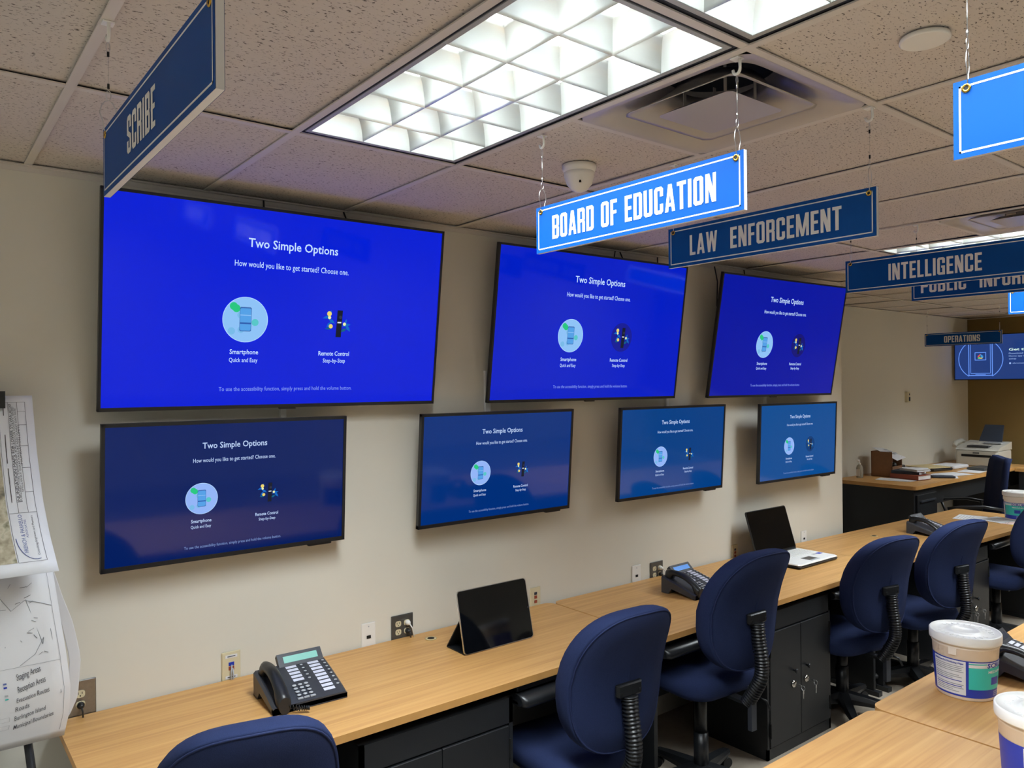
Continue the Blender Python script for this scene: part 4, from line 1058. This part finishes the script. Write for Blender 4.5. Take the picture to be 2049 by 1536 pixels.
# armchair by the alcove desk
t = thing('armchair', 'tall backed navy chair with curved black arms by the alcove desk', 'chair', (7.07, -.09, 0), R(35))
m = MB(); rings = []
for k_, z in enumerate((.60, .75, .95, 1.15, 1.27, 1.315)):
    hw = (.215, .235, .245, .24, .225, .19)[k_]; yy = -.26 - .10 * k_ / 5
    rings.append([(x * hw, yy + d + .05 * x * x, z + (.02 * abs(x) ** 2 if k_ > 3 else 0)) for x, d in [(-1, -.02), (-.5, -.02), (0, -.02), (.5, -.02), (1, -.02), (1, .03), (.5, .045), (0, .05), (-.5, .045), (-1, .03)]])
m.loft(rings, NAVY, True, True); m.build('backrest', t)
m = MB(); m.bbox(-.25, .25, -.24, .26, .55, .64, NAVY, .05); m.build('seat', t)
for sx in (-1, 1):
    m = MB(); m.tube([(sx * .27, -.26, .86), (sx * .285, -.08, .89), (sx * .285, .12, .88), (sx * .27, .22, .86)], .016, PLA, 8); m.tube([(sx * .27, .16, .87), (sx * .275, .10, .72), (sx * .25, -.02, .58), (sx * .2, -.06, .53)], .012, PLA, 8); m.tube([(sx * .27, -.2, .87), (sx * .24, -.22, .6)], .012, PLA, 8); m.build('armrest', t)
m = MB(); m.tube([(0, 0, .10), (0, 0, .56)], .03, PLA, 12); m.build('column', t)
for j in range(5):
    a = 2 * PI * j / 5 + .2; m = MB(); m.tube([(0, 0, .12), (.16 * math.cos(a), .16 * math.sin(a), .10), (.30 * math.cos(a), .30 * math.sin(a), .07)], [.03, .024, .018], PLA, 8); lo = m.build('leg', t)
    m = MB(); m.tube([(.29 * math.cos(a) - .015, .29 * math.sin(a), .028), (.29 * math.cos(a) + .015, .29 * math.sin(a), .028)], .028, PLA, 12); m.tube([(.29 * math.cos(a), .29 * math.sin(a), .03), (.29 * math.cos(a), .29 * math.sin(a), .08)], .008, STEEL, 8); m.build('caster', lo)

# ------------------------------------------------------------------ map easel at the left
UP = [(-.612, -.10, 2.039), (-.610, -.12, 1.973), (-.607, -.17, 1.848), (-.600, -.25, 1.696), (-.590, -.32, 1.590), (-.576, -.40, 1.487)]
LO = [(-.585, -.215, 1.56), (-.575, -.29, 1.438), (-.561, -.30, 1.322), (-.545, -.30, 1.204), (-.531, -.29, 1.083), (-.531, -.27, .994), (-.544, -.24, .904)]
CU = [(-.585, -.17, 1.52), (-.557, -.16, 1.433), (-.531, -.15, 1.342), (-.500, -.14, 1.249), (-.475, -.13, 1.120), (-.484, -.12, .98), (-.510, -.11, .915), (-.56, -.12, .87)]
def surf(edge, wd, bulge=0.0):
    n = len(edge) - 1
    def S(u, v, d=0.0):   # u: metres left of the right edge, v: 0 top .. 1 bottom
        q = min(max(v, 0), 1) * n; i = min(int(q), n - 1); f = q - i
        a, b = Vector(edge[i]), Vector(edge[i + 1]); p_ = a.lerp(b, f)
        return (p_.x - u, p_.y - d - bulge * math.sin(min(u / .25, 1) * PI / 2) * 0 + .10 * bulge * u, p_.z)
    return S
def paper(edge, wd, name, parent, mt, S):
    m = MB(); N, K = 12, len(edge) * 3
    m.loft([[S(wd * j / N, k_ / K) for j in range(N + 1)] for k_ in range(K + 1)], mt, False, True, closed=False)
    o = m.build(name, parent, normals=False)
    md = o.modifiers.new('thickness', 'SOLIDIFY'); md.thickness = .0006; md.offset = 0
    return o
t = thing('map_easel', 'black map easel with clipped evacuation map sheets at the left edge', 'easel', (0, 0, 0))
SU = surf(UP, .6); SL = surf(LO, .6); SCU = surf(CU, .04)
pu = paper(UP, .60, 'map_sheet', t, PAPER, SU)
m = MB()
def q4(S, u0, u1, v0, v1, mt, d=.0012, n=10):
    for k_ in range(n):
        a, b = v0 + (v1 - v0) * k_ / n, v0 + (v1 - v0) * (k_ + 1) / n
        m.face([S(u1, a, d), S(u0, a, d), S(u0, b, d), S(u1, b, d)], mt)
q4(SU, .103, .59, .06, .93, AERIAL, .0012, 16)
for u in (.023, .046, .072, .099): q4(SU, u, u + .001, .065, .93 if u in (.023, .099) else .66, INK, .0016)
for v in (.065, .16, .25, .36, .46, .56, .66, .93): q4(SU, .023, .099 if v in (.065, .66, .93) else .046, v, v + .0018, INK, .0016, 1)
def vt(S, s, u, v0, v1, h, mt, bold=0.0): add_text(m, s, lambda x, y: S(u - h + y, v0 + (v1 - v0) * x, .0018), 0, 1, 0, h, mt, bold)
vt(SU, 'INUNDATION MAPS FOR LOWER SYLVAN LAKE DAM', .0715, .60, .085, .0085, INKD)
vt(SU, 'BURLINGTON TOWNSHIP, BURLINGTON COUNTY, NEW JERSEY', .0630, .60, .11, .006, INK)
vt(SU, 'SPILLWAY DAM FAILURE AND SUNNY DAY FAILURE', .0560, .56, .13, .0055, INK)
vt(SU, 'INUNDATION LIMITS', .0495, .45, .25, .0055, INK)
vt(SU, 'FRENCH & PARRELLO', .078, .88, .67, .011, INKB)
vt(SU, 'ASSOCIATES', .064, .80, .70, .006, INKB)
vt(SU, 'Consulting Engineers and Planners', .044, .90, .68, .006, INK)
for (a, b) in ((.09, .2), (.30, .44), (.46, .60)): q4(SU, .085, .0870, a, b, INKD, .0018)
m.tube([SU(.093 - .045 * (1 - math.cos(q_ / 8 * 1.8)), .80 + .12 * math.sin(q_ / 8 * 1.8), .0018) for q_ in range(9)], .0012, INKB, 4)
m.build('printed_map', pu, normals=False)
pl = paper(LO, .60, 'legend_sheet', t, PAPER, SL)
m = MB()
def ht(s, u0, u1, v, h, mt):
    add_text(m, s, lambda x, y: SL(u0 - x * (u0 - u1), v - y - .35 * x * (u0 - u1), .0018), 0, 1, 0, h, mt, .003)
for s, v, u0, u1 in (('Staging Areas', .595, .144, .077), ('Reception Areas', .651, .145, .067), ('Evacuation Routes', .707, .150, .060), ('Roads', .763, .153, .115), ('Burlington Island', .820, .155, .070), ('Municipal Boundaries', .876, .155, .047)):
    ht(s, u0, u1, v, .030, INK)
for v, mt in ((.605, INKB), (.622, LBLUE), (.660, KEYG), (.677, TEAL)): q4(SL, .172, .181, v - .010, v - .002, mt, .0018, 1)
for v in (.815, .865):
    for a, b, c_, d_ in ((.168, .210, v - .026, v - .025), (.168, .210, v, v + .001), (.168, .169, v - .026, v), (.209, .210, v - .026, v)): q4(SL, a, b, c_, d_, INKL, .0018, 1)
q4(SL, .018, .019, .05, .95, INKL, .0016, 16); q4(SL, .02, .5, .535, .5365, INKL, .0016, 1)
def pline(pts, mt=INKL, wd=.0008): m.tube([SL(u, v, .0016) for u, v in pts], wd, mt, 4)
random.seed(11)
pline([(.10, .12), (.085, .25), (.06, .45), (.055, .42), (.085, .49), (.13, .53)]); pline([(.16, .2), (.13, .28), (.09, .24), (.05, .26), (.02, .28)]); pline([(.035, .1), (.032, .4), (.026, .7)])
for j in range(34):
    u, v = random.uniform(.05, .3), random.uniform(.08, .50); du, dv = random.uniform(-.02, .02), random.uniform(-.02, .02)
    pline([(u, v), (u + du, v + dv)], INKL if j % 3 else INK, .0007)
m.build('printed_legend', pl, normals=False)
paper(CU, .035, 'curled_sheet', t, PAPER, SCU)
m = MB(); m.box(-1.12, -.62, -.075, -.06, .95, 2.03, WPLA); m.build('backing_board', t)
m = MB(); m.box(-.735, -.692, -.135, -.055, 1.998, 2.055, PLA); m.build('clip', t)
for p_, q in (((-.655, -.13, 1.05), (-.575, -.66, 0.0)), ((-1.0, -.14, 1.2), (-1.25, -.3, 0.0)), ((-.75, -.05, 1.2), (-.75, -.04, .0))):
    m = MB(); m.tube([p_, q], .013, PLA, 8); m.build('leg', t)
# cord on the floor beside the second chair
cable([(1.98, -.20, .70), (1.94, -.30, .35), (1.84, -.45, .10), (1.70, -.62, .006), (1.45, -.9, .006)], 'thin grey cord hanging to the floor behind the second chair', .003, PLAG, 'cord')
